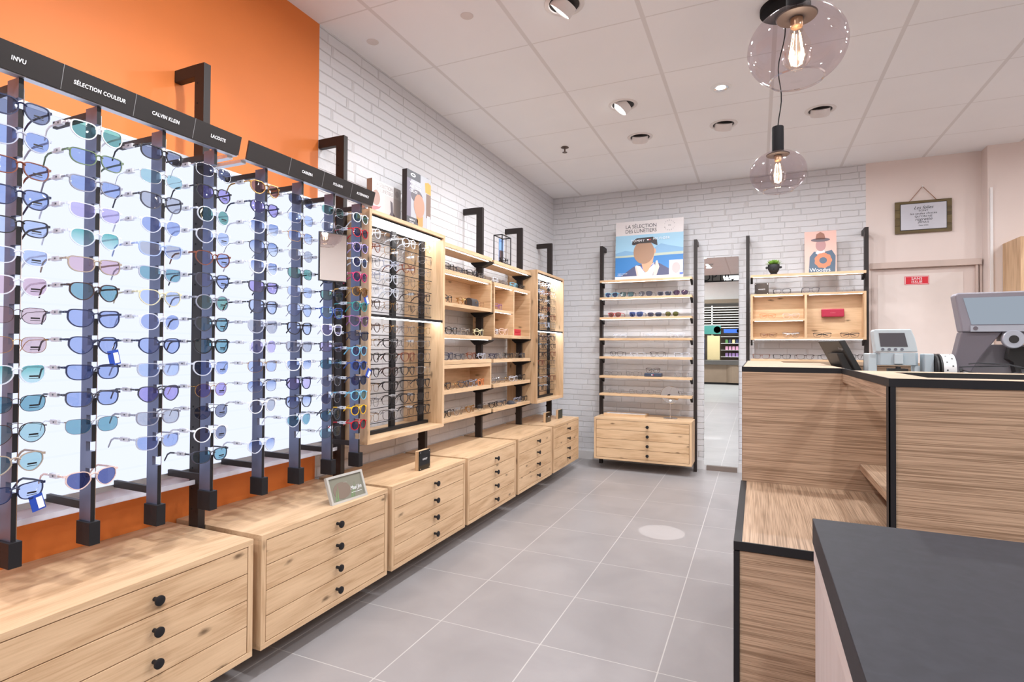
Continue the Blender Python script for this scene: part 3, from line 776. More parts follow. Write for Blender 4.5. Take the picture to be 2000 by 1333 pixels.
def cubby(label, y0, y1, z0, z1, xb=0.075, div=None, led=True):
    t = thing('cubby_box', label, 'cubby', (xb, (y0 + y1) / 2, z0), 'oak cubby boxes')
    b = 0.018
    part('side_panel', MB().box(xb - 0.0, XF, y0, y0 + b, z0, z1), OAK('x'), t, bevel=0.0006)
    part('side_panel', MB().box(xb - 0.0, XF, y1 - b, y1, z0, z1), OAK('x'), t, bevel=0.0006)
    part('top_panel', MB().box(xb, XF, y0 + b, y1 - b, z1 - 0.024, z1), OAKP('y'), t)
    part('bottom_panel', MB().box(xb, XF, y0 + b, y1 - b, z0, z0 + 0.024), OAKP('y'), t)
    part('back_panel', MB().box(xb, xb + 0.006, y0 + b, y1 - b, z0 + 0.024, z1 - 0.024), OAK('y'), t)
    if led: part('light_strip', MB().box(0.222, 0.233, y0 + b + 0.01, y1 - b - 0.01, z1 - 0.026, z1 - 0.0242), LED, t)
    if div:
        yd, zd = div
        part('divider', MB().box(xb + 0.006, XF, yd - 0.009, yd + 0.009, z0 + 0.024, z1 - 0.026), OAK('x'), t)
        sh = part('inner_shelf', MB().box(xb + 0.006, XF, y0 + b, yd - 0.009, zd - 0.018, zd), OAKP('y'), t)
        part('light_strip', MB().box(0.222, 0.233, y0 + b + 0.01, yd - 0.02, zd - 0.020, zd - 0.0182), LED, sh)
    return t
# boxes stop in front of the posts, whose tubes pass behind them
cubby('oak cubby box holding the dark round eyewear case', YL0, 3.619, 1.425, 1.655)
cubby('oak cubby box with inner divider and two red cases', 3.655, YR1, 1.240, 1.652, div=(4.02, 1.452))
cubby('lower oak cubby box with a row of eyeglasses', YL0, 3.619, 0.868, 1.050 + 0.003, led=False)
for y, z in ((3.60, 1.425), (4.33, 1.240), (3.55, 0.868)):
    pass
def row(y0, y1, n, z, items, who, x=0.222, kind='eyeglasses', grp='eyeglasses on the open oak shelves', jit=10, lens='clear'):
    rnd = random.Random(int(z * 1000) + n)
    for j in range(n):
        y = y0 + (y1 - y0) * (j + 0.5) / n
        fc, sh = items[j % len(items)]
        h = SH[sh][1]; lab = f"{fc} {sh} {kind}, {ORD[j]} along {who}"
        eyewear(kind, sh, fc, lens, (x, y, z + h / 2 + SH[sh][6] + 0.0045), lab, grp, math.radians(rnd.uniform(-jit, jit)), temples='open' if x > 0.24 else 'folded')
row(2.98, 3.62, 4, 1.655, [('black', S_), ('dark grey', R_), ('black', P_), ('silver', WR)], 'on top of the near cubby box')
row(3.68, 4.36, 4, 1.652, [('clear', R_), ('silver', WR), ('light blue', R_), ('black', R_)], 'on top of the divided cubby box')
row(2.98, 3.10, 1, 1.449, [('black', S_)], 'in the near cubby box')
row(3.17, 3.31, 1, 1.449, [('gold', O_)], 'beside the dark round case')
row(3.42, 3.59, 1, 1.449, [('brown', WO)], 'at the far side of the near cubby box')
row(3.00, 3.58, 3, 1.247, [('black', O_), ('silver', P_), ('clear yellow', O_)], 'on the shelf below the near cubby box')
row(3.70, 3.90, 1, 1.470 - 0.018, [('purple', S_)], 'on the inner shelf of the divided cubby box')
row(3.70, 3.98, 2, 1.264, [('clear', R_), ('clear peach', S_)], 'in the lower left of the divided cubby box')
row(2.98, 3.62, 4, 1.081, [('navy', S_), ('dark grey', R_), ('tortoiseshell', S_), ('clear grey', R_)], 'on the shelf over the lower cubby box')
row(3.66, 4.37, 5, 1.079, [('navy', R_), ('silver', S_), ('black', R_), ('silver', WO), ('dark grey', R_)], 'on the shelf under the divided cubby box')
row(2.95, 3.59, 5, 0.892, [('black', P_), ('gold', WR), ('dark grey', P_), ('grey', O_), ('orange', O_)], 'inside the lower cubby box')
row(3.68, 4.36, 4, 0.893, [('silver', O_), ('gold', WR), ('clear', R_), ('black', O_)], 'on the shelf beside the lower cubby box')
row(2.95, 3.62, 4, 0.715, [('black', P_), ('silver', P_), ('gold', P_), ('black', WO)], 'on the near half of the lowest shelf')
row(3.66, 3.95, 2, 0.713, [('black', R_), ('dark grey', R_)], 'on the far half of the lowest shelf')
row(4.14, 4.37, 2, 0.713, [('grey', R_), ('black', R_)], 'past the dark cap on the lowest shelf')
# things on the shelving
t = thing('eyewear_case', 'dark round-backed hard eyewear case with a gold mark in the near cubby box', 'case', (0.215, 3.375, 1.449), 'eyewear cases')
mb = MB(); prof = []
for i in range(9):
    th = PI * i / 8; prof.append((0.212 + 0.030 * math.cos(th), 1.4492 + 0.028 + 0.030 * math.sin(th)))
mb.prism([(0.242, 1.4492)] + prof + [(0.182, 1.4492)], 'y', 3.330, 3.425)
part('shell', mb, paint('case_dark', srgb(62, 58, 60), 0.35), t, smooth=True)
part('emblem', MB().lathe([(0.006, 0.0), (0.006, 0.0015)], 12, (0.2422, 3.385, 1.478), 'x'), FR['gold'], t)
part('seam', MB().box(0.2421, 0.2427, 3.331, 3.424, 1.4640, 1.4648), BLACK, t)
for i, l in enumerate(('red eyewear case at the bottom of the pair in the divided cubby box', 'red eyewear case lying on the other red case in the divided cubby box')):
    z = 1.2642 + i * 0.0265
    t = thing('eyewear_case', l, 'case', (0.218, 4.12, z), 'eyewear cases')
    part('shell', MB().box(0.190, 0.243, 4.045, 4.185, z, z + 0.026), paint('case_red', srgb(196, 32, 48), 0.35), t, bevel=0.004)
    part('seam', MB().box(0.2431, 0.2436, 4.047, 4.183, z + 0.0125, z + 0.0135), FR['dark brown'], t)
t = thing('display_board', 'pale wooden board standing above the red cases in the divided cubby box', 'board', (0.20, 4.11, 1.3175))
part('board', MB().prism([(4.045, 1.3176), (4.130, 1.3176), (4.118, 1.612), (4.045, 1.602)], 'x', 0.182, 0.200), OAKP('z'), t)
part('board_edge', MB().prism([(4.131, 1.3176), (4.136, 1.3176), (4.122, 1.612), (4.119, 1.612)], 'x', 0.181, 0.199), BLACK, t)
t = thing('flat_cap', 'dark flat cap lying among eyeglasses on the lowest shelf', 'cap', (0.21, 4.05, 0.713))
part('crown', MB().lathe([(0.001, 0.026), (0.016, 0.025), (0.028, 0.018), (0.034, 0.006), (0.034, 0.0003)], 20, (0.212, 4.055, 0.713)), paint('cap_felt', srgb(70, 70, 78), 0.8), t, smooth=True)
part('brim', MB().prism([(0.19, 3.99), (0.235, 3.985), (0.247, 4.02), (0.245, 4.09), (0.235, 4.125), (0.19, 4.12)], 'z', 0.7132, 0.7160), paint('cap_brim', srgb(52, 52, 60), 0.7), t)
# wire lantern on the top shelf
t = thing('wire_lantern', 'black wire cube frame holding a blue print on the top shelf', 'lantern', (0.21, 3.92, 1.8152))
x0, x1, y0, y1, z0, z1 = 0.176, 0.246, 3.80, 3.96, 1.8154, 2.035
w = MB()
for (x, y) in ((x0, y0), (x1, y0), (x0, y1), (x1, y1)): w.box(x - .003, x + .003, y - .003, y + .003, z0, z1)
for z in (z0 + .003, z1 - .003):
    w.box(x0, x1, y0 - .003, y0 + .003, z - .003, z + .003).box(x0, x1, y1 - .003, y1 + .003, z - .003, z + .003)
    w.box(x0 - .003, x0 + .003, y0, y1, z - .003, z + .003).box(x1 - .003, x1 + .003, y0, y1, z - .003, z + .003)
part('wire_frame', w, BLACK, t)
pr = part('print', MB().box(0.196, 0.199, 3.845, 3.925, z0 + 0.0062, z1 - 0.02), paint('print_sky', srgb(120, 160, 215), 0.5), t)
part('print_figures', MB().box(0.1992, 0.1998, 3.850, 3.920, z0 + 0.0062, z0 + 0.11), paint('print_dark', srgb(90, 70, 72), 0.5), pr)
eyewear('eyeglasses', R_, 'black', 'clear', (0.236, 3.885, 1.8152 + 0.0315), 'thick black eyeglasses inside the wire lantern', 'eyeglasses on the open oak shelves', 0, temples='folded')

# ------------------------------------------------------------------ posters on the large lit frame
def col(name, rgb, r=0.5): return paint('ink_' + name, srgb(*rgb), r, var=0.02)
t = thing('poster_box', 'white poster box with pale lettering on the large lit frame', 'poster', (0.09, 2.56, 1.842), 'posters on the left display')
part('box', MB().box(0.062, 0.099, 2.428, 2.692, 1.8422, 2.092), paint('poster_side', srgb(150, 110, 90), 0.6), t)
fr = Frame((0.099, 2.428, 1.8422), (0, 1, 0), (0, 0, 1), 0.264, 0.2498)
fr.rect('sheet', 0, 0, 1, 1, col('offwhite', (232, 228, 228)), t, 1)
fr.rect('picture', 0, 0.16, 1, 0.74, col('palepink', (222, 214, 214)), t, 2)
fr.txt('headline', 'LA SÉLECTION', 0.030, 0.40, 0.91, col('palegrey', (176, 168, 170)), t, 2, sx=0.8)
fr.txt('headline', 'DES LUNETIERS', 0.030, 0.40, 0.80, col('palegrey', (176, 168, 170)), t, 2, sx=0.78)
fr.ell('seal', 0.86, 0.86, 0.07, 0.075, col('sealgrey', (206, 200, 202)), t, 2)
fr.ell('person_face', 0.13, 0.60, 0.13, 0.17, col('blurskin', (176, 146, 138)), t, 3)
fr.flat('person_scarf', [(0.0, 0.30), (0.10, 0.32), (0.24, 0.38), (0.30, 0.45), (0.22, 0.42), (0.0, 0.40)], col('redcheck', (206, 130, 136)), t, 3)
fr.flat('person_figure', [(0.62, 0.20), (0.78, 0.22), (0.78, 0.34), (0.72, 0.40), (0.70, 0.62), (0.62, 0.66), (0.64, 0.40), (0.58, 0.30)], col('greyfig', (120, 112, 118)), t, 3)
fr.txt('mark', 'R', 0.020, 0.52, 0.075, col('inkdark', (60, 56, 60)), t, 2, shear=0.3)
t = thing('poster_box', 'tall dark advertising poster box with an orange-lit face on the large lit frame', 'poster', (0.18, 2.73, 1.842), 'posters on the left display')
part('box', MB().box(0.166, 0.199, 2.612, 2.862, 1.8422, 2.188), col('boxblack', (40, 30, 30)), t)
fr = Frame((0.199, 2.612, 1.8422), (0, 1, 0), (0, 0, 1), 0.250, 0.3458)
fr.rect('sheet', 0, 0, 1, 1, col('greyscene', (170, 170, 176)), t, 1)
fr.rect('dark_band', 0, 0.86, 0.55, 1, col('charcoal', (74, 74, 80)), t, 2)
fr.rect('dark_edge', 0, 0, 0.16, 0.86, col('slate', (116, 108, 124)), t, 2)
fr.rect('dark_foot', 0, 0.05, 0.45, 0.22, col('charcoal', (74, 74, 80)), t, 3)
fr.flat('orange_leaves', [(0.76, 0.74), (1.0, 0.72), (1.0, 0.90), (0.88, 0.93), (0.74, 0.90)], col('orangeleaf', (226, 150, 60)), t, 2)
fr.rect('building', 0.80, 0.30, 1.0, 0.72, col('brownwin', (120, 96, 84)), t, 2)
fr.rect('column', 0.84, 0.08, 0.97, 0.34, col('lilaccol', (196, 190, 206)), t, 3)
fr.ell('person_cap', 0.40, 0.60, 0.24, 0.11, col('greycap', (96, 90, 96)), t, 3)
fr.ell('person_face', 0.50, 0.45, 0.22, 0.20, col('blurskin2', (186, 134, 112)), t, 4)
fr.flat('person_neck', [(0.36, 0.34), (0.66, 0.30), (0.66, 0.14), (0.58, 0.04), (0.42, 0.16)], col('orangeskin', (216, 140, 80)), t, 3)
fr.txt('headline', 'WHEN STYLE', 0.022, 0.10, 0.80, INK, t, 4, align='LEFT', sx=0.9)
fr.txt('headline', 'AND COLOR', 0.022, 0.10, 0.73, INK, t, 4, align='LEFT', sx=0.9)
fr.txt('headline', 'COLLIDE', 0.022, 0.10, 0.66, INK, t, 4, align='LEFT', sx=0.9)
fr.ell('logo', 0.24, 0.935, 0.10, 0.030, INK, t, 3)
fr.ell('logo_hole', 0.24, 0.935, 0.06, 0.013, col('charcoal', (74, 74, 80)), t, 4)
fr.txt('caption', 'NEW IN', 0.015, 0.10, 0.17, INK, t, 5, align='LEFT')
fr.txt('caption', 'STORE', 0.015, 0.10, 0.12, INK, t, 5, align='LEFT')

# ------------------------------------------------------------------ stands on the chests
t = thing('photo_stand', 'grey framed photo stand with white handwriting leaning back on the second chest', 'photo stand', (0.40, 1.89, 0.5))
A = Vector((0.420, 1.788, 0.5004)); B = Vector((0.438, 1.993, 0.5004)); a = B - A
rt = a.normalized(); up = Vector((-0.042, -0.004, 0.112)); up = up - rt * up.dot(rt); upn = up.normalized(); nn = rt.cross(upn)
W_, H_ = a.length, 0.118
def fbar(p, q, w_, h_, dd=0.014):
    return (A + rt * p + upn * q - nn * dd, rt * w_, upn * h_, nn * dd)
mb = MB()
for args in ((0, 0, W_, 0.010), (0, H_ - 0.010, W_, 0.010), (0, 0.010, 0.010, H_ - 0.020), (W_ - 0.010, 0.010, 0.010, H_ - 0.020)): mb.obox(*fbar(*args))
part('frame', mb, paint('stand_grey', srgb(176, 172, 166), 0.5), t)
part('print', MB().obox(A + rt * 0.010 + upn * 0.010 - nn * 0.010, rt * (W_ - 0.02), upn * (H_ - 0.02), nn * 0.004), col('sage', (122, 120, 106)), t)
fr = Frame(A + rt * 0.010 + upn * 0.010 - nn * 0.006, rt, upn, W_ - 0.02, H_ - 0.02)
fr.ell('print_shape', 0.34, 0.42, 0.26, 0.36, col('brownblur', (120, 104, 92)), t, 1)
for i, (x, h_) in enumerate(((0.10, 0.5), (0.16, 0.7), (0.60, 0.5), (0.66, 0.65), (0.56, 0.35))):
    fr.flat('leaf', [(x, 0.02), (x + 0.03, 0.02), (x + 0.09, h_), (x + 0.045, h_ * 0.6)], col('leafgreen', (112, 140, 96)), t, 2)
fr.txt('lettering', 'Maui Jim', 0.024, 0.76, 0.40, INK, t, 3, shear=0.4, sx=0.8)
fr.rect('underline', 0.60, 0.20, 0.93, 0.215, INK, t, 3)
part('easel', MB().obox(A + rt * (W_ * 0.45) + Vector((-0.055, 0, 0)), rt * 0.02, Vector((0.004, 0, 0)), Vector((0.018, 0, 0.075))), paint('stand_grey', srgb(176, 172, 166), 0.5), t)

def plaque(label, y0, y1, z1, words, dark, x=0.36):
    t = thing('name_plaque', label, 'plaque', (x, (y0 + y1) / 2, 0.5), 'small plaques on the chests')
    part('block', MB().box(x - 0.012, x + 0.010, y0, y1, 0.5002, z1), OAK('z'), t, bevel=0.0006)
    pl = part('plate', MB().box(x + 0.013, x + 0.017, y0 - 0.001, y1 + 0.001, 0.5002, z1), dark, t)
    part('standoff', MB().box(x + 0.0101, x + 0.0129, y0 + 0.006, y0 + 0.012, z1 - 0.014, z1 - 0.008).box(x + 0.0101, x + 0.0129, y1 - 0.012, y1 - 0.006, z1 - 0.014, z1 - 0.008), CHROME, t)
    fr = Frame((x + 0.0172, y0, 0.5002), (0, 1, 0), (0, 0, 1), y1 - y0, z1 - 0.5002)
    for (a, b) in ((0.08, 0.08), (0.92, 0.08), (0.08, 0.92), (0.92, 0.92)): fr.ell('screw', a, b, 0.028, 0.028, CHROME, pl, 1, 10)
    if words: fr.txt('lettering', words, 0.015, 0.5, 0.55, INK, pl, 1, sx=0.8)
    return t
plaque('dark square plaque on an oak block standing on the third chest', 2.488, 2.590, 0.604, 'HAMLET', tint('smoked_plate', (0.06, 0.06, 0.065, 1), 0.05), 0.365)
plaque('oak-backed grey plaque on the chest nearest the corner', 4.600, 4.720, 0.585, 'WILD', tint('clear_plate', (0.35, 0.33, 0.33, 1), 0.12), 0.30)
plaque('small dark green plaque nearest the room corner', 4.905, 5.010, 0.582, '', col('darkgreen', (50, 56, 50)), 0.31)

# ------------------------------------------------------------------ back wall, left shelving
def back_post(x, label):
    t = thing('wall_post', label, 'post', (x, 5.50, 0))
    part('post_tube', MB().box(x - 0.015, x + 0.015, 5.475, 5.525, 0.0, 2.21).box(x - 0.015, x + 0.015, 5.525, YB - 0.001, 2.165, 2.21), POSTM, t, bevel=0.0012)
    h = MB()
    for i in range(22): h.box(x + 0.0149, x + 0.0152, 5.497, 5.503, 0.56 + i * 0.075, 0.566 + i * 0.075)
    part('slot', h, MC['slot_black'], t)
back_post(0.578, 'dark metal wall post left of the Mediterranean sailor-coast poster'.replace('Mediterranean sailor-coast', 'large seaside'))
back_post(1.493, 'dark metal wall post between the seaside poster shelves and the tall mirror')
back_post(1.952, 'dark metal wall post just right of the tall mirror')
back_post(2.880, 'dark metal wall post at the edge of the beige wall, below the wooden quote sign')
def bshelf(label, x0, x1, zt, y0=5.35, y1=5.47, th=0.022, led=True, posts=()):
    t = thing('wall_shelf', label, 'shelf', ((x0 + x1) / 2, y1, zt - th), 'oak shelves on the back wall')
    part('board', MB().box(x0, x1, y0, y1, zt - th, zt), OAKP('x'), t, bevel=0.0006)
    if led: part('light_strip', MB().box(x0 + 0.02, x1 - 0.02, 5.362, 5.372, zt - th - 0.0022, zt - th - 0.0002), LED, t)
    for xp in posts:
        part('bracket', MB().prism([(5.474, zt - th - 0.0002), (5.375, zt - th - 0.0002), (5.474, zt - th - 0.045)], 'x', xp - 0.010, xp + 0.010), BLACK, t)
    return t
EZ = [1.842, 1.672, 1.474, 1.268, 1.086, 0.896, 0.722]
EL = ['top oak shelf on the back wall carrying the seaside poster', 'oak shelf with five sunglasses on the back wall', 'oak shelf with four sunglasses on the back wall', 'oak shelf with three near-invisible rimless eyeglasses on the back wall',
      'oak shelf with two bold black eyeglasses on the back wall', 'oak shelf with the navy case on the back wall', 'lowest oak shelf on the back wall, behind the round mirror']
for i, (z, l) in enumerate(zip(EZ, EL)): bshelf(l, 0.597, 1.474, z, posts=(0.607, 1.464), led=(i < 3))
def brow(xs, z, items, who, kind, grp, y=5.385, lens=None, jit=6):
    rnd = random.Random(int(z * 777))
    for j, x in enumerate(xs):
        it = items[j]; fc, sh = it[0], it[1]; lc = it[2] if len(it) > 2 else 'clear'
        h = SH[sh][1]
        lab = f"{fc} {sh} {kind}" + (f" with {lc} lenses" if lc != 'clear' else '') + f", {ORD[j]} from left {who}"
        eyewear(kind, sh, fc, lc, (x, y, z + h / 2 + SH[sh][6] + 0.0045), lab, grp, -PI / 2 + math.radians(rnd.uniform(-jit, jit)), temples='folded' if z in (1.433, 1.268) else 'open')
g1, g2 = 'sunglasses on the back wall', 'eyeglasses on the back wall'
brow([0.707, 0.86, 1.039, 1.218, 1.368], EZ[1], [('light blue', P_, 'dark blue'), ('black', S_, 'teal'), ('dark grey', A_, 'grey'), ('grey', R_, 'dark grey'), ('dark brown', A_, 'purple')], 'on the upper shelf', 'sunglasses', g1)
brow([0.738, 0.95, 1.127, 1.289], EZ[2], [('red', P_, 'brown'), ('blue', S_, 'dark blue'), ('dark grey', WR, 'dark grey'), ('dark brown', WO, 'olive')], 'on the lower shelf', 'sunglasses', g1)
brow([0.79, 1.079, 1.336], EZ[3], [('clear', R_), ('clear', P_), ('clear', S_)], 'on the fourth back-wall shelf', 'eyeglasses', g2)
brow([0.76, 0.961, 1.152, 1.379], EZ[4], [('black', P_), ('clear', R_), ('black', S_), ('clear', R_)], 'on the fifth back-wall shelf', 'eyeglasses', g2)
brow([0.704, 0.915, 1.375], EZ[5], [('black', WR), ('black', WO), ('black', WR)], 'on the shelf with the navy case', 'eyeglasses', g2)
brow([0.746, 0.95, 1.128, 1.412], EZ[6], [('dark grey', WR), ('dark brown', WR), ('black', WR), ('black', WR)], 'on the lowest back-wall shelf', 'eyeglasses', g2)
t = thing('eyewear_case', 'flat navy eyewear case with a small white and red mark on the back wall', 'case', (1.116, 5.40, EZ[5]), 'eyewear cases')
part('shell', MB().box(1.035, 1.197, 5.360, 5.440, EZ[5] + 0.0002, EZ[5] + 0.034), col('casenavy', (58, 66, 84), 0.4), t, bevel=0.006)
fr = Frame((1.035, 5.3598, EZ[5]), (1, 0, 0), (0, 0, 1), 0.162, 0.034)
fr.rect('mark', 0.42, 0.38, 0.49, 0.66, INK, t, 1); fr.rect('mark', 0.49, 0.38, 0.55, 0.66, col('markred', (200, 40, 50)), t, 1)
eyewear('eyeglasses', S_, 'dark brown', 'clear', (1.112, 5.388, EZ[5] + 0.034 + 0.0285), 'thin brown eyeglasses standing on the navy case', g2, -PI / 2, temples='folded')

# seaside poster
t = thing('poster', 'large seaside poster of a person in a varsity jacket on the top shelf', 'poster', (1.06, 5.45, 1.842))
lean = Vector((0.012, 0.040, 0.585)); o = Vector((0.737, 5.408, 1.8424)); rt = Vector((1, 0, 0)); rt2 = Vector((0.652, 0, 0.0))
up = Vector((0.0, 0.040, 0.585))
part('board', MB().obox(o, rt2, up, Vector((0, 0.008, 0))), col('boardwhite', (214, 206, 206)), t)
fr = Frame(o - Vector((0, 0.0002, 0)), rt, up, 0.652, up.length)
fr.rect('sky', 0, 0.42, 1, 0.76, col('skyblue', (150, 190, 214)), t, 1)
fr.flat('hills', [(0, 0.40), (0, 0.46), (0.15, 0.50), (0.3, 0.47), (0.55, 0.50), (0.68, 0.59), (0.80, 0.55), (1, 0.50), (1, 0.40)], col('hillblue', (124, 164, 198)), t, 2)
fr.flat('coast', [(0, 0.385), (0, 0.415), (0.3, 0.42), (0.6, 0.43), (1, 0.44), (1, 0.40), (0.5, 0.385)], col('coast', (176, 186, 170)), t, 3)
fr.rect('sea', 0, 0.06, 1, 0.395, col('seablue', (52, 118, 180)), t, 2)
fr.rect('margin', 0, 0.0, 1, 0.06, col('paperwhite', (226, 222, 222)), t, 3)
fr.flat('person_jacket', [(0.08, 0.06), (0.28, 0.22), (0.38, 0.25), (0.58, 0.28), (0.66, 0.26), (0.86, 0.12), (0.86, 0.06)], col('jacketnavy', (76, 78, 108)), t, 4)
fr.flat('person_shirt', [(0.36, 0.06), (0.32, 0.24), (0.38, 0.22), (0.45, 0.12), (0.58, 0.28), (0.60, 0.20), (0.56, 0.06)], col('shirtcream', (226, 222, 216)), t, 5)
fr.flat('person_collar', [(0.57, 0.06), (0.61, 0.30), (0.63, 0.31), (0.66, 0.20), (0.62, 0.06)], col('collarpink', (222, 190, 180)), t, 6)
fr.flat('person_collar', [(0.33, 0.06), (0.30, 0.22), (0.32, 0.24), (0.345, 0.14), (0.36, 0.06)], col('collarpink', (222, 190, 180)), t, 6)
fr.flat('person_collar', [(0.39, 0.20), (0.45, 0.11), (0.59, 0.26), (0.595, 0.28), (0.45, 0.14), (0.40, 0.22)], col('stripeblue', (90, 110, 180)), t, 6)
fr.flat('person_neck', [(0.42, 0.16), (0.46, 0.11), (0.49, 0.13), (0.56, 0.26), (0.58, 0.40), (0.50, 0.40), (0.40, 0.26)], col('skin', (206, 156, 124)), t, 7)
fr.ell('person_head', 0.43, 0.46, 0.155, 0.20, col('skin_blur', (158, 122, 98)), t, 8)
fr.ell('person_ear', 0.585, 0.47, 0.022, 0.045, col('skin', (206, 156, 124)), t, 7)
fr.flat('person_hair', [(0.25, 0.60), (0.26, 0.66), (0.32, 0.70), (0.56, 0.71), (0.62, 0.66), (0.63, 0.56), (0.59, 0.58), (0.54, 0.61), (0.36, 0.61), (0.28, 0.585)], col('hairdark', (50, 40, 40)), t, 9)
fr.rect('inset_card', 0.80, 0.02, 0.995, 0.30, col('insetwhite', (220, 218, 224)), t, 8)
fr.ell('inset_face', 0.90, 0.17, 0.06, 0.09, col('insetskin', (184, 168, 168)), t, 9)
fr.rect('inset_collar', 0.95, 0.05, 0.995, 0.09, col('stripeblue', (90, 110, 180)), t, 9)
INKD = col('inkgrey', (58, 58, 64))
fr.txt('headline', 'LA SÉLECTION', 0.052, 0.38, 0.905, INKD, t, 2, sx=0.94, spacing=0.95)
fr.txt('headline', 'DES LUNETIERS', 0.052, 0.38, 0.825, INKD, t, 2, sx=0.90, spacing=0.95)
for i in range(16):
    if i in (0, 8): continue
    th = 2 * PI * i / 16
    chs = 'COLLECTIONLUNETIERS'
    c = (0.80 + 0.075 * math.cos(th), 0.885 + 0.082 * math.sin(th))
    fr.txt('seal_letter', chs[i], 0.014, c[0], c[1], INKD, t, 2)
fr.txt('seal_mark', 'OO', 0.016, 0.80, 0.885, INKD, t, 2, spacing=1.1)
fr.txt('brand_lettering', 'TOMMY', 0.034, 0.335, 0.655, INK, t, 11, sx=0.95, spacing=1.25)
fr.txt('brand_lettering', 'HILFIGER', 0.034, 0.685, 0.675, INK, t, 11, sx=0.95, spacing=1.25)
fr.rect('flag_white', 0.475, 0.655, 0.50, 0.675, INK, t, 11); fr.rect('flag_red', 0.50, 0.655, 0.53, 0.675, col('markred', (200, 40, 50)), t, 11)
fr.txt('caption', 'TOMMY HILFIGER', 0.012, 0.04, 0.105, INK, t, 5, align='LEFT'); fr.txt('caption', 'EYEWEAR', 0.012, 0.04, 0.080, INK, t, 5, align='LEFT')

# on the wide chest
t = thing('tray', 'oak tray with a white inlay on the wide chest', 'tray', (0.83, 5.46, 0.5))
part('base', MB().box(0.635, 1.045, 5.375, 5.545, 0.5003, 0.508), OAKP('x'), t)
part('rim', MB().box(0.635, 1.045, 5.375, 5.387, 0.508, 0.523).box(0.635, 1.045, 5.533, 5.545, 0.508, 0.523).box(0.635, 0.647, 5.387, 5.533, 0.508, 0.523).box(1.033, 1.045, 5.387, 5.533, 0.508, 0.523), OAKP('x'), t)
part('inlay', MB().box(0.647, 1.033, 5.387, 5.533, 0.5082, 0.519), paint('felt_white', (0.85, 0.83, 0.84, 1), 0.8), t)
t = thing('table_mirror', 'round tabletop mirror on a thin chrome stem on the wide chest', 'mirror', (1.277, 5.385, 0.5))
part('base', MB().lathe([(0.066, 0.0004), (0.066, 0.006), (0.060, 0.010), (0.006, 0.014)], 32, (1.277, 5.385, 0.5)), CHROME, t, smooth=True)
part('stem', MB().lathe([(0.004, 0.014), (0.004, 0.15)], 12, (1.277, 5.385, 0.5)), CHROME, t, smooth=True)
ti = math.radians(22)
rim = []
for (r_, d_) in ((0.083, 0.0), (0.0862, 0.003), (0.0862, 0.007), (0.083, 0.010)): rim.append((r_, d_))
rg = part('rim', MB().lathe([(0.0, 0.010)] + rim[::-1] + [(0.083, 0.0)], 40, (0, 0, 0), 'y'), CHROME, t, smooth=True, local=True)
rg.location = (0, -0.004, 0.231); rg.rotation_euler = (-ti, 0, math.radians(14))
gl = part('mirror_glass', MB().lathe([(0.0, -0.0030), (0.03, -0.0026), (0.06, -0.0014), (0.0835, 0.0)], 40, (0, 0, 0), 'y'), MIRROR, t, smooth=True, local=True)
gl.location = (0, -0.0045, 0.231); gl.rotation_euler = (-ti, 0, math.radians(14))

# tall mirror
t = thing('wall_mirror', 'tall frameless mirror on the white brick back wall', 'mirror', (1.716, 5.63, 0))
part('glass', MB().box(1.562, 1.870, 5.624, 5.632, 0.045, 2.048), MIRROR, t)
part('backing', MB().box(1.566, 1.866, 5.6322, 5.639, 0.050, 2.044), paint('mirror_backing', (0.35, 0.30, 0.27, 1), 0.7), t)
part('foot_block', MB().box(1.585, 1.858, 5.600, 5.6235, 0.0002, 0.044), paint('foot_brown', (0.18, 0.14, 0.12, 1), 0.6), t)

# ------------------------------------------------------------------ back wall, right shelving
bshelf('oak shelf with the potted succulent on the back wall, below the hat poster', 1.977, 2.858, 1.828, posts=(1.985, 2.850))
t = thing('cubby_box', 'wide oak cubby box with three compartments and a red case, behind the counter', 'cubby', (2.417, 5.47, 1.25), 'oak cubby boxes')
b = 0.018
part('side_panel', MB().box(1.977, 1.977 + b, 5.35, 5.47, 1.25, 1.655), OAK('z'), t)
part('side_panel', MB().box(2.858 - b, 2.858, 5.35, 5.47, 1.25, 1.655), OAK('z'), t)
part('top_panel', MB().box(1.977 + b, 2.858 - b, 5.35, 5.47, 1.637, 1.655), OAKP('x'), t)
part('bottom_panel', MB().box(1.977 + b, 2.858 - b, 5.35, 5.47, 1.25, 1.268), OAKP('x'), t)
part('back_panel', MB().box(1.977 + b, 2.858 - b, 5.462, 5.47, 1.268, 1.637), OAK('x'), t)
part('divider', MB().box(2.404, 2.422, 5.35, 5.462, 1.268, 1.637), OAK('z'), t)
sh = part('inner_shelf', MB().box(1.977 + b, 2.404, 5.35, 5.462, 1.415, 1.433), OAKP('x'), t)
part('light_strip', MB().box(2.01, 2.39, 5.362, 5.372, 1.4128, 1.4148), LED, sh)
part('light_strip', MB().box(2.01, 2.39, 5.362, 5.372, 1.6348, 1.6368), LED, t)
part('light_strip', MB().box(2.44, 2.83, 5.362, 5.372, 1.6348, 1.6368), LED, t)
part('light_strip', MB().box(2.01, 2.83, 5.362, 5.372, 1.2478, 1.2498), LED, t)
part('bracket', MB().prism([(5.474, 1.2476), (5.375, 1.2476), (5.474, 1.20)], 'x', 1.977, 1.992), BLACK, t)
part('bracket', MB().prism([(5.474, 1.2476), (5.375, 1.2476), (5.474, 1.20)], 'x', 2.843, 2.858), BLACK, t)
bshelf('oak shelf with a row of dark eyeglasses just above the counter', 1.977, 2.858, 1.079, posts=(1.985, 2.850), led=False)
brow([2.229, 2.455, 2.707], 1.655, [('black', R_), ('dark grey', P_), ('silver', WR)], 'on top of the wide cubby box', 'eyeglasses', g2)
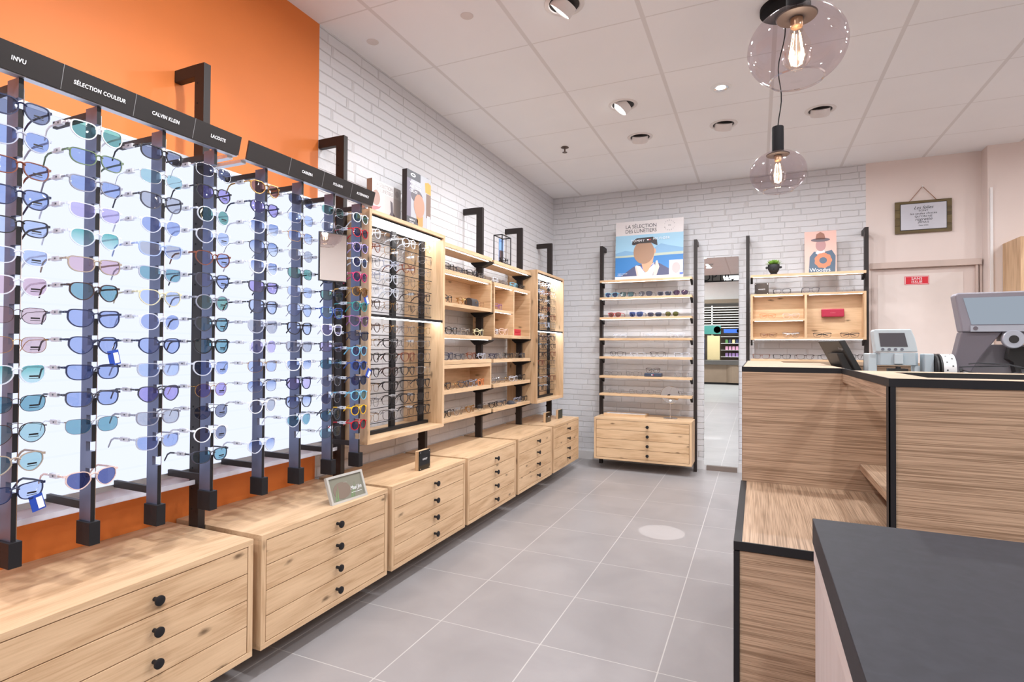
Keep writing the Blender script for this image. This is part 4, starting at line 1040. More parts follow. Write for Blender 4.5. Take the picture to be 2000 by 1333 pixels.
brow([2.114, 2.301], 1.433, [('orange', S_), ('clear peach', S_)], 'in the upper left of the wide cubby box', 'eyeglasses', g2)
brow([2.122, 2.301], 1.268, [('brown', R_), ('silver', P_)], 'in the lower left of the wide cubby box', 'eyeglasses', g2)
brow([2.54, 2.743], 1.268, [('black', R_), ('dark brown', R_)], 'below the red case in the wide cubby box', 'eyeglasses', g2)
brow([2.064, 2.228, 2.411, 2.597, 2.794], 1.079, [('tortoiseshell', R_), ('black', R_), ('dark brown', R_), ('black', R_), ('black', S_)], 'on the shelf just above the counter', 'eyeglasses', g2)
t = thing('eyewear_case', 'raspberry red eyewear case fixed to the back of the wide cubby box', 'case', (2.623, 5.45, 1.445), 'eyewear cases')
part('shell', MB().box(2.538, 2.708, 5.415, 5.4616, 1.447, 1.517), col('caserasp', (170, 40, 66), 0.35), t, bevel=0.008)
fr = Frame((2.538, 5.4148, 1.447), (1, 0, 0), (0, 0, 1), 0.17, 0.07)
fr.txt('lettering', 'OSIRIS', 0.014, 0.5, 0.5, col('rosegold', (206, 110, 120)), t, 1)
t = thing('name_plaque', 'black square plaque on top of the wide cubby box behind the counter', 'plaque', (2.066, 5.40, 1.655))
pl = part('plate', MB().box(2.010, 2.124, 5.385, 5.391, 1.6552, 1.756), col('plaqueblack', (30, 26, 30), 0.15), t)
part('block', MB().box(2.02, 2.114, 5.392, 5.412, 1.6552, 1.745), OAK('x'), t)
fr = Frame((2.010, 5.385, 1.655), (1, 0, 0), (0, 0, 1), 0.114, 0.101)
fr.txt('lettering', 'WOODYS', 0.014, 0.5, 0.45, INK, pl, 1, sx=0.9)
for (a, b2) in ((0.08, 0.08), (0.92, 0.08), (0.08, 0.92), (0.92, 0.92)): fr.ell('screw', a, b2, 0.028, 0.03, CHROME, pl, 1, 10)
# succulent in a head-shaped pot with two handles
t = thing('potted_succulent', 'green succulent in a black two-handled pot on the shelf above the counter', 'potted plant', (2.165, 5.42, 1.828))
PT = paint('pot_black', (0.02, 0.02, 0.022, 1), 0.6)
pot = part('pot', MB().lathe([(0.030, 0.0003), (0.031, 0.010), (0.024, 0.016), (0.034, 0.026), (0.046, 0.050), (0.049, 0.075), (0.047, 0.093), (0.042, 0.093), (0.042, 0.080), (0.0, 0.078)], 32, (2.165, 5.42, 1.828)), PT, t, smooth=True)
for s in (-1, 1): part('handle', MB().lathe([(0.0, -0.012), (0.008, -0.008), (0.011, 0.0), (0.008, 0.008), (0.0, 0.012)], 12, (2.165 + s * 0.056, 5.42, 1.828 + 0.068)), PT, t, smooth=True)
ft = MB()
for (x, z) in ((-0.018, 0.070), (0.018, 0.070)): ft.tube([(2.165 + x - 0.008, 5.3735, 1.828 + z), (2.165 + x, 5.3715, 1.828 + z - 0.003), (2.165 + x + 0.008, 5.3735, 1.828 + z)], 0.0012, 5)
ft.tube([(2.165, 5.3725, 1.828 + 0.066), (2.165, 5.3690, 1.828 + 0.052), (2.165, 5.3740, 1.828 + 0.048)], 0.0018, 5)
ft.tube([(2.155, 5.3765, 1.828 + 0.038), (2.165, 5.3745, 1.828 + 0.036), (2.175, 5.3765, 1.828 + 0.038)], 0.0013, 5)
part('relief', ft, PT, pot)
lf = MB(); rnd = random.Random(5)
for (cx, cy, s, cz) in ((2.145, 5.412, 1.0, 0.092), (2.187, 5.418, 1.05, 0.094), (2.166, 5.435, 0.9, 0.105)):
    for k in range(26):
        a = k * 2.399; el = 0.25 + 1.1 * k / 26; ln = s * (0.060 - 0.012 * k / 26)
        dv = Vector((math.cos(a) * math.cos(el), math.sin(a) * math.cos(el), math.sin(el))); sd = Vector((-math.sin(a), math.cos(a), 0)) * 0.0070
        o_ = Vector((cx, cy, 1.828 + cz - 0.004)); n0 = dv.cross(sd).normalized() * 0.0018
        k0 = len(lf.v); tip = o_ + dv * ln; md = o_ + dv * ln * 0.6
        lf.v += [tuple(o_ + sd * 0.4), tuple(o_ - sd * 0.4), tuple(md + sd), tuple(md - sd), tuple(tip), tuple(md + n0), tuple(md - n0)]
        lf.f += [(k0, k0 + 2, k0 + 5, k0 + 1), (k0 + 1, k0 + 5, k0 + 3), (k0 + 2, k0 + 4, k0 + 5), (k0 + 5, k0 + 4, k0 + 3), (k0, k0 + 1, k0 + 6, k0 + 2), (k0 + 1, k0 + 3, k0 + 6), (k0 + 2, k0 + 6, k0 + 4), (k0 + 6, k0 + 3, k0 + 4)]
part('leaves', lf, paint('succulent', (0.26, 0.48, 0.08, 1), 0.5, var=0.5), t)
# hat poster
t = thing('poster', 'small pink poster of a person in a hat, on the shelf above the counter', 'poster', (2.53, 5.46, 1.828))
o = Vector((2.412, 5.432, 1.8284)); up = Vector((0.0, 0.030, 0.372)); 
part('board', MB().obox(o, Vector((0.243, 0, 0)), up, Vector((0, 0.006, 0))), col('peachback', (214, 170, 156)), t)
fr = Frame(o - Vector((0, 0.0002, 0)), (1, 0, 0), up, 0.243, up.length)
fr.rect('backdrop', 0, 0, 1, 1, col('peach', (222, 178, 166)), t, 1)
fr.flat('person_jacket', [(0.12, 0.0), (0.16, 0.40), (0.30, 0.52), (0.45, 0.50), (0.62, 0.50), (0.85, 0.54), (0.97, 0.40), (0.95, 0.0)], col('jacketslate', (78, 96, 116)), t, 2)
fr.flat('person_shirt', [(0.34, 0.48), (0.40, 0.54), (0.62, 0.56), (0.64, 0.48), (0.50, 0.40)], col('shirtgrey', (206, 208, 216)), t, 3)
fr.ell('person_face', 0.51, 0.66, 0.16, 0.14, col('pinkblur', (176, 132, 132)), t, 4)
fr.ell('person_hat_brim', 0.50, 0.79, 0.30, 0.045, col('hatgrey', (104, 92, 100)), t, 5)
fr.flat('person_hat_crown', [(0.34, 0.80), (0.38, 0.93), (0.50, 0.98), (0.62, 0.93), (0.66, 0.80)], col('hatbrown', (150, 100, 82)), t, 5)
ring = [(0.58 + 0.27 * math.cos(2 * PI * i / 36) * (1 + 0.05 * math.cos(9 * 2 * PI * i / 36)), 0.30 + 0.18 * math.sin(2 * PI * i / 36) * (1 + 0.05 * math.cos(9 * 2 * PI * i / 36))) for i in range(36)]
fr.flat('woven_ring', ring, col('wovenorange', (206, 126, 92)), t, 4)
fr.ell('ring_hole', 0.58, 0.30, 0.12, 0.075, col('jacketslate', (78, 96, 116)), t, 5)
fr.txt('lettering', 'Woodys', 0.048, 0.48, 0.075, INK, t, 6, sx=0.95)

# ------------------------------------------------------------------ beige wall
SK = 0.026
t = thing('quote_sign', 'dark wooden plank sign with a French quotation hanging by a cord', 'sign', (3.307, YB, 2.30))
WD = oak('sign_wood', 'x', (0.16, 0.115, 0.045, 1), (0.07, 0.045, 0.02, 1), knotty=False)
for i in range(4): part('plank', MB().box(3.110, 3.504, YB - 0.020, YB - 0.006, 2.158 + i * 0.0685, 2.158 + i * 0.0685 + 0.0665), WD, t)
part('enamel_plate', MB().box(3.150, 3.466, YB - 0.026, YB - 0.0202, 2.186, 2.405), paint('enamel', srgb(196, 196, 206), 0.25), t, bevel=0.002)
part('plate_rim', MB().box(3.146, 3.470, YB - 0.0235, YB - 0.0201, 2.182, 2.409), SIGNB, t)
part('cord', MB().tube([(3.215, YB - 0.013, 2.431), (3.307, YB - 0.006, 2.552), (3.399, YB - 0.013, 2.431)], 0.0028, 6), paint('jute', srgb(150, 104, 76), 0.8), t)
part('nail', MB().lathe([(0.005, -0.012), (0.005, 0.0)], 10, (3.307, YB, 2.552), 'y'), WHITE, t)
fr = Frame((3.150, YB - 0.0262, 2.186), (1, 0, 0), (0, 0, 1), 0.316, 0.219)
for s, z, sz, she, sx in (('Les folies', 0.83, 0.036, 0.35, 1.0), ('SONT', 0.715, 0.021, 0, 1.2), ('les seules choses', 0.605, 0.024, 0, 1.15), ("QU'ON NE", 0.49, 0.022, 0, 1.15), ('regrette', 0.385, 0.036, 0.35, 1.0), ('JAMAIS', 0.265, 0.021, 0, 1.2), ('Oscar Wilde', 0.145, 0.012, 0.1, 1.1)):
    fr.txt('lettering', s, sz, 0.5, z, SIGNB, t, 1, shear=she, sx=sx)
t = thing('exit_notice', 'red SANS ISSUE notice on the pale door', 'sign', (3.263, YB - 0.008, 1.757))
part('plate', MB().box(3.179, 3.348, YB - 0.011, YB - 0.0080, 1.721, 1.793), col('noticered', (205, 22, 44)), t)
fr = Frame((3.179, YB - 0.0111, 1.721), (1, 0, 0), (0, 0, 1), 0.169, 0.072)
for q in ((0.02, 0.05, 0.98, 0.08), (0.02, 0.92, 0.98, 0.95), (0.02, 0.05, 0.033, 0.95), (0.967, 0.05, 0.98, 0.95)): fr.rect('border', *q, INK, t, 1)
fr.txt('lettering', 'SANS', 0.031, 0.5, 0.69, INK, t, 1, sx=1.05); fr.txt('lettering', 'ISSUE', 0.031, 0.5, 0.31, INK, t, 1, sx=1.05)
# lit frame at the far right edge
t = thing('eyewear_cabinet', 'oak eyewear frame on the right of the pale door, cut by the photo edge', 'cabinet', (4.2, 5.50, 1.0), 'lit oak eyewear frames')
part('side_panel', MB().box(3.795, 3.817, 5.19, 5.51, 0.85, 2.005), OAK('z'), t)
part('side_panel', MB().box(4.483, 4.505, 5.19, 5.51, 0.85, 2.005), OAK('z'), t)
part('top_panel', MB().box(3.817, 4.483, 5.19, 5.51, 1.983, 2.005), OAKP('x'), t)
part('bottom_panel', MB().box(3.817, 4.483, 5.19, 5.51, 0.85, 0.872), OAKP('x'), t)
part('back_mirror', MB().box(3.817, 4.483, 5.504, 5.51, 0.872, 1.983), MIRROR, t)
for z in (1.75, 1.62, 1.49, 1.36): part('tray_rail', MB().box(3.818, 4.482, 5.30, 5.32, z, z + 0.003), BLACK, t)

# ------------------------------------------------------------------ service counter
def slab(mb, x0, x1, y0, y1, z0, z1): return mb.box(x0, x1, y0, y1, z0, z1)
t = thing('service_counter', 'wood-grain service counter with black metal edging', 'counter', (2.6, 1.9, 0))
UZ, X0, X1, X2, Y0, Y1, Y2 = 1.106, 1.984, 2.255, 4.4, 1.241, 1.869, 2.934
part('front_panel', MB().box(X0 + 0.002, 3.9, Y1, Y1 + 0.018, 0.0, UZ - 0.0155), CW('x'), t)                     # behind the low desk
part('end_panel', MB().box(X0, X0 + 0.018, Y1 + 0.018, Y2, 0.0, UZ - 0.0155), CW('y'), t)
part('under_rail', MB().box(X1 + 0.001, X1 + 0.018, Y0 + 0.022, Y1 - 0.0002, 1.066, UZ - 0.0155), CW('y'), t)
part('face_panel', MB().box(X1 + 0.001, X2, Y0 + 0.003, Y0 + 0.021, 0.0, UZ - 0.0155), CW('x'), t)
part('back_panel', MB().box(X0 + 0.018, X2, Y2 - 0.018, Y2, 0.0, UZ - 0.0155), CW('x'), t)
tp = MB()
zb = UZ - 0.0150
slab(tp, X0 + .004, 2.130, Y1 + .004, Y2, zb, UZ)
slab(tp, 2.130, X1 + 0.008, Y1 + .004, 2.590, zb, UZ)
slab(tp, 2.130, X2, Y2 - 0.024, Y2, zb, UZ)
slab(tp, X1 + .004, 2.335, Y0 + .004, 1.70, zb, UZ)
slab(tp, 2.335, X2, Y0 + .004, 1.325, zb, UZ)
slab(tp, 2.335, X2, 1.62, 1.70, zb, UZ)
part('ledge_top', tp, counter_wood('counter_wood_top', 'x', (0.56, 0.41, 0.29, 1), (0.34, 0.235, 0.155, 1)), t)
ed = MB()
ed.box(X0, X1 + 0.004, Y1, Y1 + 0.004, UZ - 0.0150, UZ + 0.0005)
ed.box(X0, X0 + 0.004, Y1 + 0.004, Y2, UZ - 0.0150, UZ + 0.0005)
ed.box(X1, X1 + 0.004, Y0 + 0.004, Y1, UZ - 0.0150, UZ + 0.0005)
ed.box(X1, X2, Y0, Y0 + 0.004, UZ - 0.0150, UZ + 0.0005)
part('edge_trim', ed, BLACK, t)
part('corner_trim', MB().box(X1 - 0.0005, X1 + 0.0110, Y0 - 0.0005, Y0 + 0.003, 0.0, UZ - 0.0152).box(X1 - 0.0007, X1 + 0.002, Y0 - 0.0005, Y0 + 0.020, 0.0, UZ - 0.0152), BLACK, t)
wl = MB()
wl.box(2.275, X2 - 0.02, Y1 + 0.020, Y2 - 0.030, 1.040, 1.050).box(2.34, X2, 1.330, 1.615, 0.98, 0.99)
wl.box(2.336, X2, 1.3252, 1.3262, 0.98, UZ - 0.0002).box(2.336, X2, 1.6185, 1.6195, 0.98, UZ - 0.0002).box(2.336, 2.337, 1.3262, 1.6185, 0.98, UZ - 0.0002)
part('inner_well', wl, paint('well_black', (0.02, 0.018, 0.018, 1), 0.5), t)
part('under_shelf', MB().box(2.300, 3.9, Y0 + 0.022, Y1 - 0.0005, 0.812, 0.830), CW('y'), t)
part('divider_panel', MB().box(3.9, 3.918, Y0 + 0.022, Y2 - 0.02, 0.0, 1.04), CW('y'), t)

t = thing('low_desk', 'low wood-grain desk with black metal edging in front of the counter', 'desk', (2.4, 1.57, 0))
DX, DY, DZ = 1.9815, 1.270, 0.75
part('desk_top', MB().box(DX + .0167, 3.89, DY + .004, Y1 - 0.001, DZ - 0.018, DZ), CW('y'), t)
part('edge_trim', MB().box(DX, DX + 0.0165, DY + 0.004, Y1 - 0.001, DZ - 0.0175, DZ + 0.0006).box(DX, 3.89, DY, DY + 0.0039, DZ - 0.0175, DZ + 0.0006), BLACK, t)
part('front_panel', MB().box(DX + 0.012, 3.89, DY + 0.004, DY + 0.020, 0.0, DZ - 0.0202), CW('x'), t)
part('side_panel', MB().box(DX + 0.002, DX + 0.018, DY + 0.020, Y1 - 0.001, 0.0, DZ - 0.0202), CW('y'), t)
part('corner_trim', MB().box(DX, DX + 0.0115, DY, DY + 0.0198, 0.0, DZ - 0.0204), BLACK, t)

t = thing('worktop', 'dark grey stone worktop in the right foreground', 'worktop', (2.9, 0.5, 0.86))
STONE = grid_mat('dark_stone', (0.022, 0.022, 0.029, 1), (0.022, 0.022, 0.029, 1), 0, 0, 5.0, 0.0, 0.0, 0.55, 0.16, 55.0, spec=0.2)
part('slab', MB().box(2.105, 3.6, 0.05, 0.966, 0.862, 0.900), STONE, t, bevel=0.0012)
t = thing('base_cabinet', 'pale pinkish wood cabinet under the dark worktop', 'cabinet', (2.9, 0.5, 0))
PALE = oak('pale_pine', 'z', (0.60, 0.55, 0.54, 1), (0.50, 0.44, 0.42, 1))
part('body', MB().box(2.1085, 3.58, 0.08, 0.962, 0.0, 0.8335), PALE, t)
part('top_rail', MB().box(2.1065, 3.58, 0.08, 0.962, 0.8345, 0.8615), oak('pale_pine_y', 'y', (0.64, 0.59, 0.57, 1), (0.56, 0.50, 0.48, 1), knotty=False), t)

# ------------------------------------------------------------------ on the counter
DK = 1.0502
PL_ = paint('device_black', (0.022, 0.020, 0.020, 1), 0.45)
t = thing('card_terminal_screen', 'black tilted till screen seen from behind in the counter well', 'screen', (2.30, 2.20, DK))
mb = MB()
# tilted slab: leans to the right toward the clerk
mb.prism([(2.345, DK + 0.0), (2.385, DK + 0.0), (2.318, DK + 0.150), (2.300, DK + 0.152), (2.256, DK + 0.143), (2.247, DK + 0.132), (2.255, DK + 0.108)], 'y', 2.16, 2.28)
mb = MB()
o = Vector((2.352, 2.185, DK)); ax = Vector((-0.068, 0.0, 0.142)); th = Vector((0.020, 0.003, 0.004)); wd = Vector((-0.050, 0.15, 0.0))
mb.obox(o, ax, wd, th)
part('screen_back', mb, PL_, t, bevel=0.003)
part('pivot_block', MB().obox(Vector((2.300, 2.20, DK + 0.040)), Vector((0.030, 0, 0.0)), Vector((-0.02, 0.085, 0)), Vector((-0.020, 0, 0.060))), PL_, t, bevel=0.003)
part('stand', MB().box(2.290, 2.345, 2.205, 2.275, DK, DK + 0.010).obox(Vector((2.300, 2.215, DK + 0.008)), Vector((0.028, 0, 0)), Vector((0, 0.05, 0)), Vector((-0.002, 0, 0.04))), CHROME, t)
text('lettering', 'hp', 0.014, col('hpgrey', (130, 126, 126)), t, (2.290, 2.184, DK + 0.115), (1, -0.2, 0), (-0.43, 0, 0.9))

WG = paint('device_white', srgb(196, 208, 214), 0.35); WG2 = paint('device_pale', srgb(180, 194, 202), 0.4)
t = thing('lens_machine', 'white lensmeter with a small dark screen and four grey buttons', 'machine', (2.44, 2.12, DK))
mb = MB().prism([(2.378, DK + 0.105), (2.492, DK + 0.105), (2.484, DK + 0.150), (2.474, DK + 0.178), (2.376, DK + 0.178), (2.370, DK + 0.172)], 'y', 2.105, 2.150)
hd = part('screen_housing', mb, WG, t, bevel=0.003)
part('screen', MB().prism([(2.392, DK + 0.122), (2.465, DK + 0.122), (2.456, DK + 0.166), (2.387, DK + 0.166)], 'y', 2.1035, 2.1048), col('screen_dark', (88, 86, 92), 0.2), hd)
for i in range(4): part('button', MB().lathe([(0.0045, -0.002), (0.0045, 0.0)], 14, (2.398 + i * 0.0172, 2.1048, DK + 0.1135), 'y'), col('buttongrey', (112, 116, 128)), hd)
part('neck', MB().prism([(2.392, 2.108), (2.486, 2.108), (2.496, 2.125), (2.500, 2.16), (2.380, 2.16), (2.382, 2.125)], 'z', DK + 0.062, DK + 0.103), WG2, t, bevel=0.002)
part('nose', MB().box(2.428, 2.452, 2.098, 2.1075, DK + 0.066, DK + 0.100), WG, t, bevel=0.002)
part('base', MB().box(2.360, 2.500, 2.112, 2.21, DK, DK + 0.030).box(2.360, 2.385, 2.118, 2.21, DK + 0.030, DK + 0.100).box(2.484, 2.500, 2.118, 2.16, DK + 0.03, DK + 0.062), WG, t, bevel=0.003)
part('lens_rest', MB().box(2.412, 2.465, 2.100, 2.128, DK + 0.036, DK + 0.052).lathe([(0.007, 0), (0.007, 0.006)], 12, (2.44, 2.108, DK + 0.0521)), PL_, t)

t = thing('label_roll', 'grey holder with a black disc and a white perforated paper drum', 'roll holder', (2.55, 2.12, DK))
part('holder', MB().box(2.507, 2.532, 2.10, 2.155, DK, DK + 0.100), WG2, t, bevel=0.003)
part('disc', MB().lathe([(0.046, 0.0), (0.050, 0.003), (0.050, 0.007), (0.044, 0.010), (0.050, 0.012), (0.050, 0.016)], 28, (2.5335, 2.125, DK + 0.0502), 'x'), PL_, t, smooth=True)
dr = part('drum', MB().lathe([(0.049, 0.0), (0.049, 0.032)], 32, (2.551, 2.125, DK + 0.0502), 'x'), paint('drum_white', (0.76, 0.76, 0.76, 1), 0.5), t, smooth=True)
dm = MB()
for i in range(2):
    for j in range(12):
        a = j * PI / 6 + (0.26 if i else 0); c_, s_ = math.cos(a), math.sin(a)
        ctr = Vector((2.560 + i * 0.014, 2.125 + 0.0494 * c_, DK + 0.0502 + 0.0494 * s_)); tg = Vector((0, -s_, c_)); nr = Vector((0, c_, s_))
        dm.obox(ctr - tg * 0.002 - Vector((0.002, 0, 0)) - nr * 0.0003, Vector((0.004, 0, 0)), tg * 0.004, nr * 0.0004)
part('perforation', dm, SIGNB, dr)

GM = paint('monitor_grey', srgb(140, 136, 146), 0.4); GM2 = paint('monitor_dark', srgb(104, 98, 106), 0.45); GM3 = paint('monitor_silver', srgb(190, 194, 206), 0.3, 0.4)
t = thing('centring_screen', 'large grey optical machine with a tilted pale screen at the right photo edge', 'machine', (2.70, 2.15, DK))
y0_ = 2.10
part('screen_frame', MB().prism([(2.585, DK + 0.280), (2.592, DK + 0.288), (2.905, DK + 0.290), (2.915, DK + 0.168), (2.602, DK + 0.168)], 'y', y0_, y0_ + 0.05), GM, t, bevel=0.004)
part('screen', MB().prism([(2.605, DK + 0.272), (2.880, DK + 0.274), (2.886, DK + 0.190), (2.625, DK + 0.190)], 'y', y0_ - 0.0016, y0_ - 0.0002), emit('pale_screen', (0.55, 0.63, 0.74, 1), 0.62), t)
part('lower_bezel', MB().box(2.622, 2.89, y0_ - 0.003, y0_ - 0.0004, DK + 0.1685, DK + 0.187), GM3, t)
part('power_button', MB().lathe([(0.006, -0.0045), (0.006, -0.003)], 16, (2.634, y0_, DK + 0.1785), 'y'), GM2, t)
part('stand', MB().prism([(2.602, DK + 0.1675), (2.700, DK + 0.1675), (2.648, DK + 0.09), (2.602, DK), (2.575, DK), (2.580, DK + 0.06)], 'y', y0_ + 0.004, y0_ + 0.05), GM2, t, bevel=0.003)
part('cross_beam', MB().box(2.70, 2.90, y0_ + 0.004, y0_ + 0.05, DK + 0.140, DK + 0.1675), GM2, t)
cam_ = part('camera_hub', MB().lathe([(0.025, -0.010), (0.027, -0.008), (0.027, 0.004)], 28, (2.7225, y0_, DK + 0.145), 'y'), GM3, t, smooth=True)
part('camera_lens', MB().lathe([(0.004, -0.0125), (0.011, -0.0125), (0.012, -0.0102)], 24, (2.7225, y0_, DK + 0.145), 'y'), PL_, cam_, smooth=True)
part('arm', MB().prism([(2.735, DK + 0.125), (2.80, DK + 0.125), (2.79, DK + 0.09), (2.765, DK + 0.03), (2.80, DK), (2.755, DK), (2.742, DK + 0.075), (2.728, DK + 0.085)], 'y', y0_ + 0.055, y0_ + 0.085), PL_, t, bevel=0.002)
part('pale_foot', MB().prism([(2.80, DK), (2.86, DK), (2.90, DK + 0.12), (2.865, DK + 0.12)], 'y', y0_ + 0.06, y0_ + 0.10), GM3, t)
part('rear_cover', MB().box(2.64, 2.78, y0_ + 0.09, y0_ + 0.10, DK, DK + 0.13), paint('cover_grey', srgb(150, 144, 150), 0.6), t)
GN = paint('duck_green', srgb(22, 82, 70), 0.4)
for i, (x, fl) in enumerate(((2.632, 1), (2.712, -1))):
    t = thing('duck_figurine', ['left small green duck figurine under the pale screen', 'right small green duck figurine under the pale screen'][i], 'figurine', (x, 2.04, DK), 'duck figurines')
    bd = MB()
    prof = [(0.0, -0.019), (0.008, -0.015), (0.0115, -0.004), (0.0115, 0.006), (0.007, 0.015), (0.0, 0.020)]
    bd.lathe([(r_, h_ * fl) for r_, h_ in prof], 16, (x, 2.04, DK + 0.0117), 'x')
    part('body', bd, GN, t, smooth=True)
    hx = x - 0.004 * fl * -1
    part('head', MB().lathe([(0.0, -0.008), (0.006, -0.005), (0.008, 0.0), (0.006, 0.006), (0.0, 0.008)], 14, (hx + 0.004 * fl, 2.04, DK + 0.030)), PL_, t, smooth=True)
    part('collar', MB().lathe([(0.006, 0.019), (0.0068, 0.021), (0.006, 0.0235)], 14, (hx + 0.003 * fl, 2.04, DK)), INK, t, smooth=True)
    part('beak', MB().obox(Vector((hx + 0.010 * fl, 2.038, DK + 0.027)), Vector((0.008 * fl, 0, -0.001)), Vector((0, 0.004, 0)), Vector((0, 0, 0.003))), col('beakpink', (220, 130, 116)), t)
t = thing('paper_tray', 'white paper tray holding loose eyeglasses on the counter ledge', 'tray', (2.62, 1.97, DK))
part('sheet', MB().prism([(2.555, 1.915), (2.80, 1.915), (2.80, 2.01), (2.575, 2.01)], 'z', DK, DK + 0.036), paint('tray_white', (0.72, 0.72, 0.74, 1), 0.5), t, bevel=0.002)
for i, (x, c_, s_, l) in enumerate(((2.622, 'black', R_, 'black rectangular eyeglasses lying on the white paper tray'), (2.772, 'white', P_, 'white panto eyeglasses lying on the white paper tray'))):
    g_ = eyewear('eyeglasses', s_, c_, 'clear', (x, 1.945, DK + 0.0415), l, 'eyeglasses on the counter', -PI / 2, temples='folded')
    g_.rotation_euler = (0, math.radians(82), -PI / 2 + 0.15 * i)

# ------------------------------------------------------------------ ceiling fittings
RIMW = paint('fitting_white', (0.74, 0.70, 0.69, 1), 0.45); SPE = emit('lamp_face', (1.0, 0.98, 0.95, 1), 4.0)
DARKR = paint('recess_shade_paint', (0.03, 0.025, 0.025, 1), 0.6)
def downlight(x, y, aim, label, tilt=26, on=True, power=30.0, spot=66, blend=0.8, glow=14.5):
    t = thing('ceiling_spotlight', label, 'spotlight', (x, y, HC), 'swivelling ceiling spotlights')
    part('ring', MB().lathe([(0.096, -0.0002), (0.094, -0.003), (0.076, -0.005), (0.072, -0.001)], 40, (x, y, HC), cap=False), RIMW, t, smooth=True)
    part('recess_shade', MB().lathe([(0.074, -0.0004), (0.0, -0.0006)], 32, (x, y, HC)), DARKR, t)  # flat dark disc on the ceiling; the shade inside the hole is painted
    a = Vector((aim[0] - x, aim[1] - y, 0.0)); a.normalize()
    dn = (Vector((0, 0, -1)) * math.cos(math.radians(tilt)) + a * math.sin(math.radians(tilt))).normalized()
    q = Vector((0, 0, -1)).rotation_difference(dn)
    bm_ = MB().lathe([(0.060, 0.012), (0.060, -0.034), (0.056, -0.040), (0.052, -0.036)], 32)
    o1 = part('lamp_head', bm_, RIMW, t, smooth=True, local=True); o1.location = (0, 0, 0); o1.rotation_mode = 'QUATERNION'; o1.rotation_quaternion = q
    f_ = part('lamp_face', MB().lathe([(0.0, -0.0365), (0.0518, -0.0365)], 28), SPE, o1, local=True)
    if on:
        ld = bpy.data.lights.new('spot_lamp', 'SPOT'); ld.energy = power; ld.spot_size = math.radians(spot); ld.spot_blend = blend; ld.shadow_soft_size = 0.045
        ld.color = (0.95, 0.975, 1.0)
        lo = bpy.data.objects.new('spot_lamp', ld); COL.objects.link(lo)
        lo.location = Vector((x, y, HC)) + dn * 0.062; lo.rotation_mode = 'QUATERNION'; lo.rotation_quaternion = q
        la = bpy.data.lights.new('lamp_glow', 'AREA'); la.shape = 'DISK'; la.size = 0.095; la.energy = glow; la.color = (0.95, 0.975, 1.0)
        lo = bpy.data.objects.new('lamp_glow', la); COL.objects.link(lo)
        lo.location = (x, y, HC - 0.066)
    return t
DLW = 1.0
DL = [(1.19, 2.465, (0.3, 2.6), 'ceiling spotlight at the top edge of the photo, nearest the orange wall', 40, 1),
      (1.207, 3.648, (0.2, 3.4), 'ceiling spotlight tilted left with a bright slit, in front of the sprinkler', 40, 1),
      (1.203, 4.257, (0.9, 5.6), 'ceiling spotlight behind the slit-lit one, just right of the sprinkler', 34, 1),
      (1.806, 4.252, (1.4, 5.6), 'ceiling spotlight between the sprinkler side and the pendants, facing the back wall', 32, 1),
      (2.423, 4.256, (2.4, 5.6), 'ceiling spotlight right of the pendant cords, facing the back wall', 32, 1),
      # beyond the frame: unseen fill lamps added to brighten the room
      (1.19, 1.3, (0.2, 1.3), 'added fill spotlight over the front of the aisle, above the photo', 40, 1),
      (1.19, 0.1, (0.3, 0.8), 'added fill spotlight behind the photographer, left side', 40, 1),
      (2.42, 2.4, (2.9, 2.0), 'added fill spotlight over the counter, above the photo', 24, 1),
      (3.30, 1.2, (2.7, 1.3), 'added fill spotlight over the dark worktop', 24, 1),
      (4.35, 3.6, (3.6, 5.4), 'added fill spotlight facing the pale door', 32, 1),
      (2.42, -0.6, (2.3, 0.9), 'added fill spotlight behind the photographer, right side', 34, 1),
      (3.60, -0.6, (3.4, 0.8), 'added fill spotlight near the shop front, far right', 24, 1),
      (4.60, 2.5, (4.9, 3.2), 'added fill spotlight over the right part of the shop', 24, 1),
      (3.60, 2.50, (3.4, 3.5), 'added fill spotlight right of the counter, above the photo', 24, 1),
      (4.90, 4.2, (4.4, 5.4), 'added fill spotlight at the far right of the back wall', 24, 1),
      (4.90, 0.8, (4.6, 1.2), 'added fill spotlight over the right side near the shop front', 20, 1),
      (0.60, -0.9, (0.7, 0.4), 'added fill spotlight near the shop front, far left', 30, 1)]
for (x, y, aim, l, tl, k) in DL: downlight(x, y, aim, l, tl, True, 35.0 * DLW * k)
# the recessed fixed one
def fixed_light(x, y, label, power, size, blend):
    t = thing('recessed_downlight', label, 'downlight', (x, y, HC))
    part('ring', MB().lathe([(0.062, -0.0002), (0.060, -0.003), (0.046, -0.006), (0.044, -0.001)], 32, (x, y, HC), cap=False), WHITE, t, smooth=True)
    part('reflector', MB().lathe([(0.044, -0.0050), (0.040, -0.002), (0.030, -0.0012)], 32, (x, y, HC), cap=False), CHROME, t, smooth=True)
    part('lamp_face', MB().lathe([(0.0, -0.0016), (0.030, -0.0016)], 24, (x, y, HC)), SPE, t)
    ld = bpy.data.lights.new('spot_lamp', 'SPOT'); ld.energy = power; ld.spot_size = math.radians(size); ld.spot_blend = blend; ld.shadow_soft_size = 0.006; ld.color = (1.0, 0.99, 0.97)
    lo = bpy.data.objects.new('spot_lamp', ld); COL.objects.link(lo); lo.location = (x, y, HC - 0.01)
    d_ = Vector((1.475, 3.585, 0)) - Vector((x, y, HC)); lo.rotation_mode = 'QUATERNION'; lo.rotation_quaternion = Vector((0, 0, -1)).rotation_difference(d_.normalized())
fixed_light(1.822, 3.645, 'small fixed recessed downlight left of the big glass pendant', 210.0, 6.0, 0.18)
t = thing('sprinkler_head', 'small dark metal sprinkler head under the ceiling tiles', 'sprinkler', (0.60, 4.235, HC))
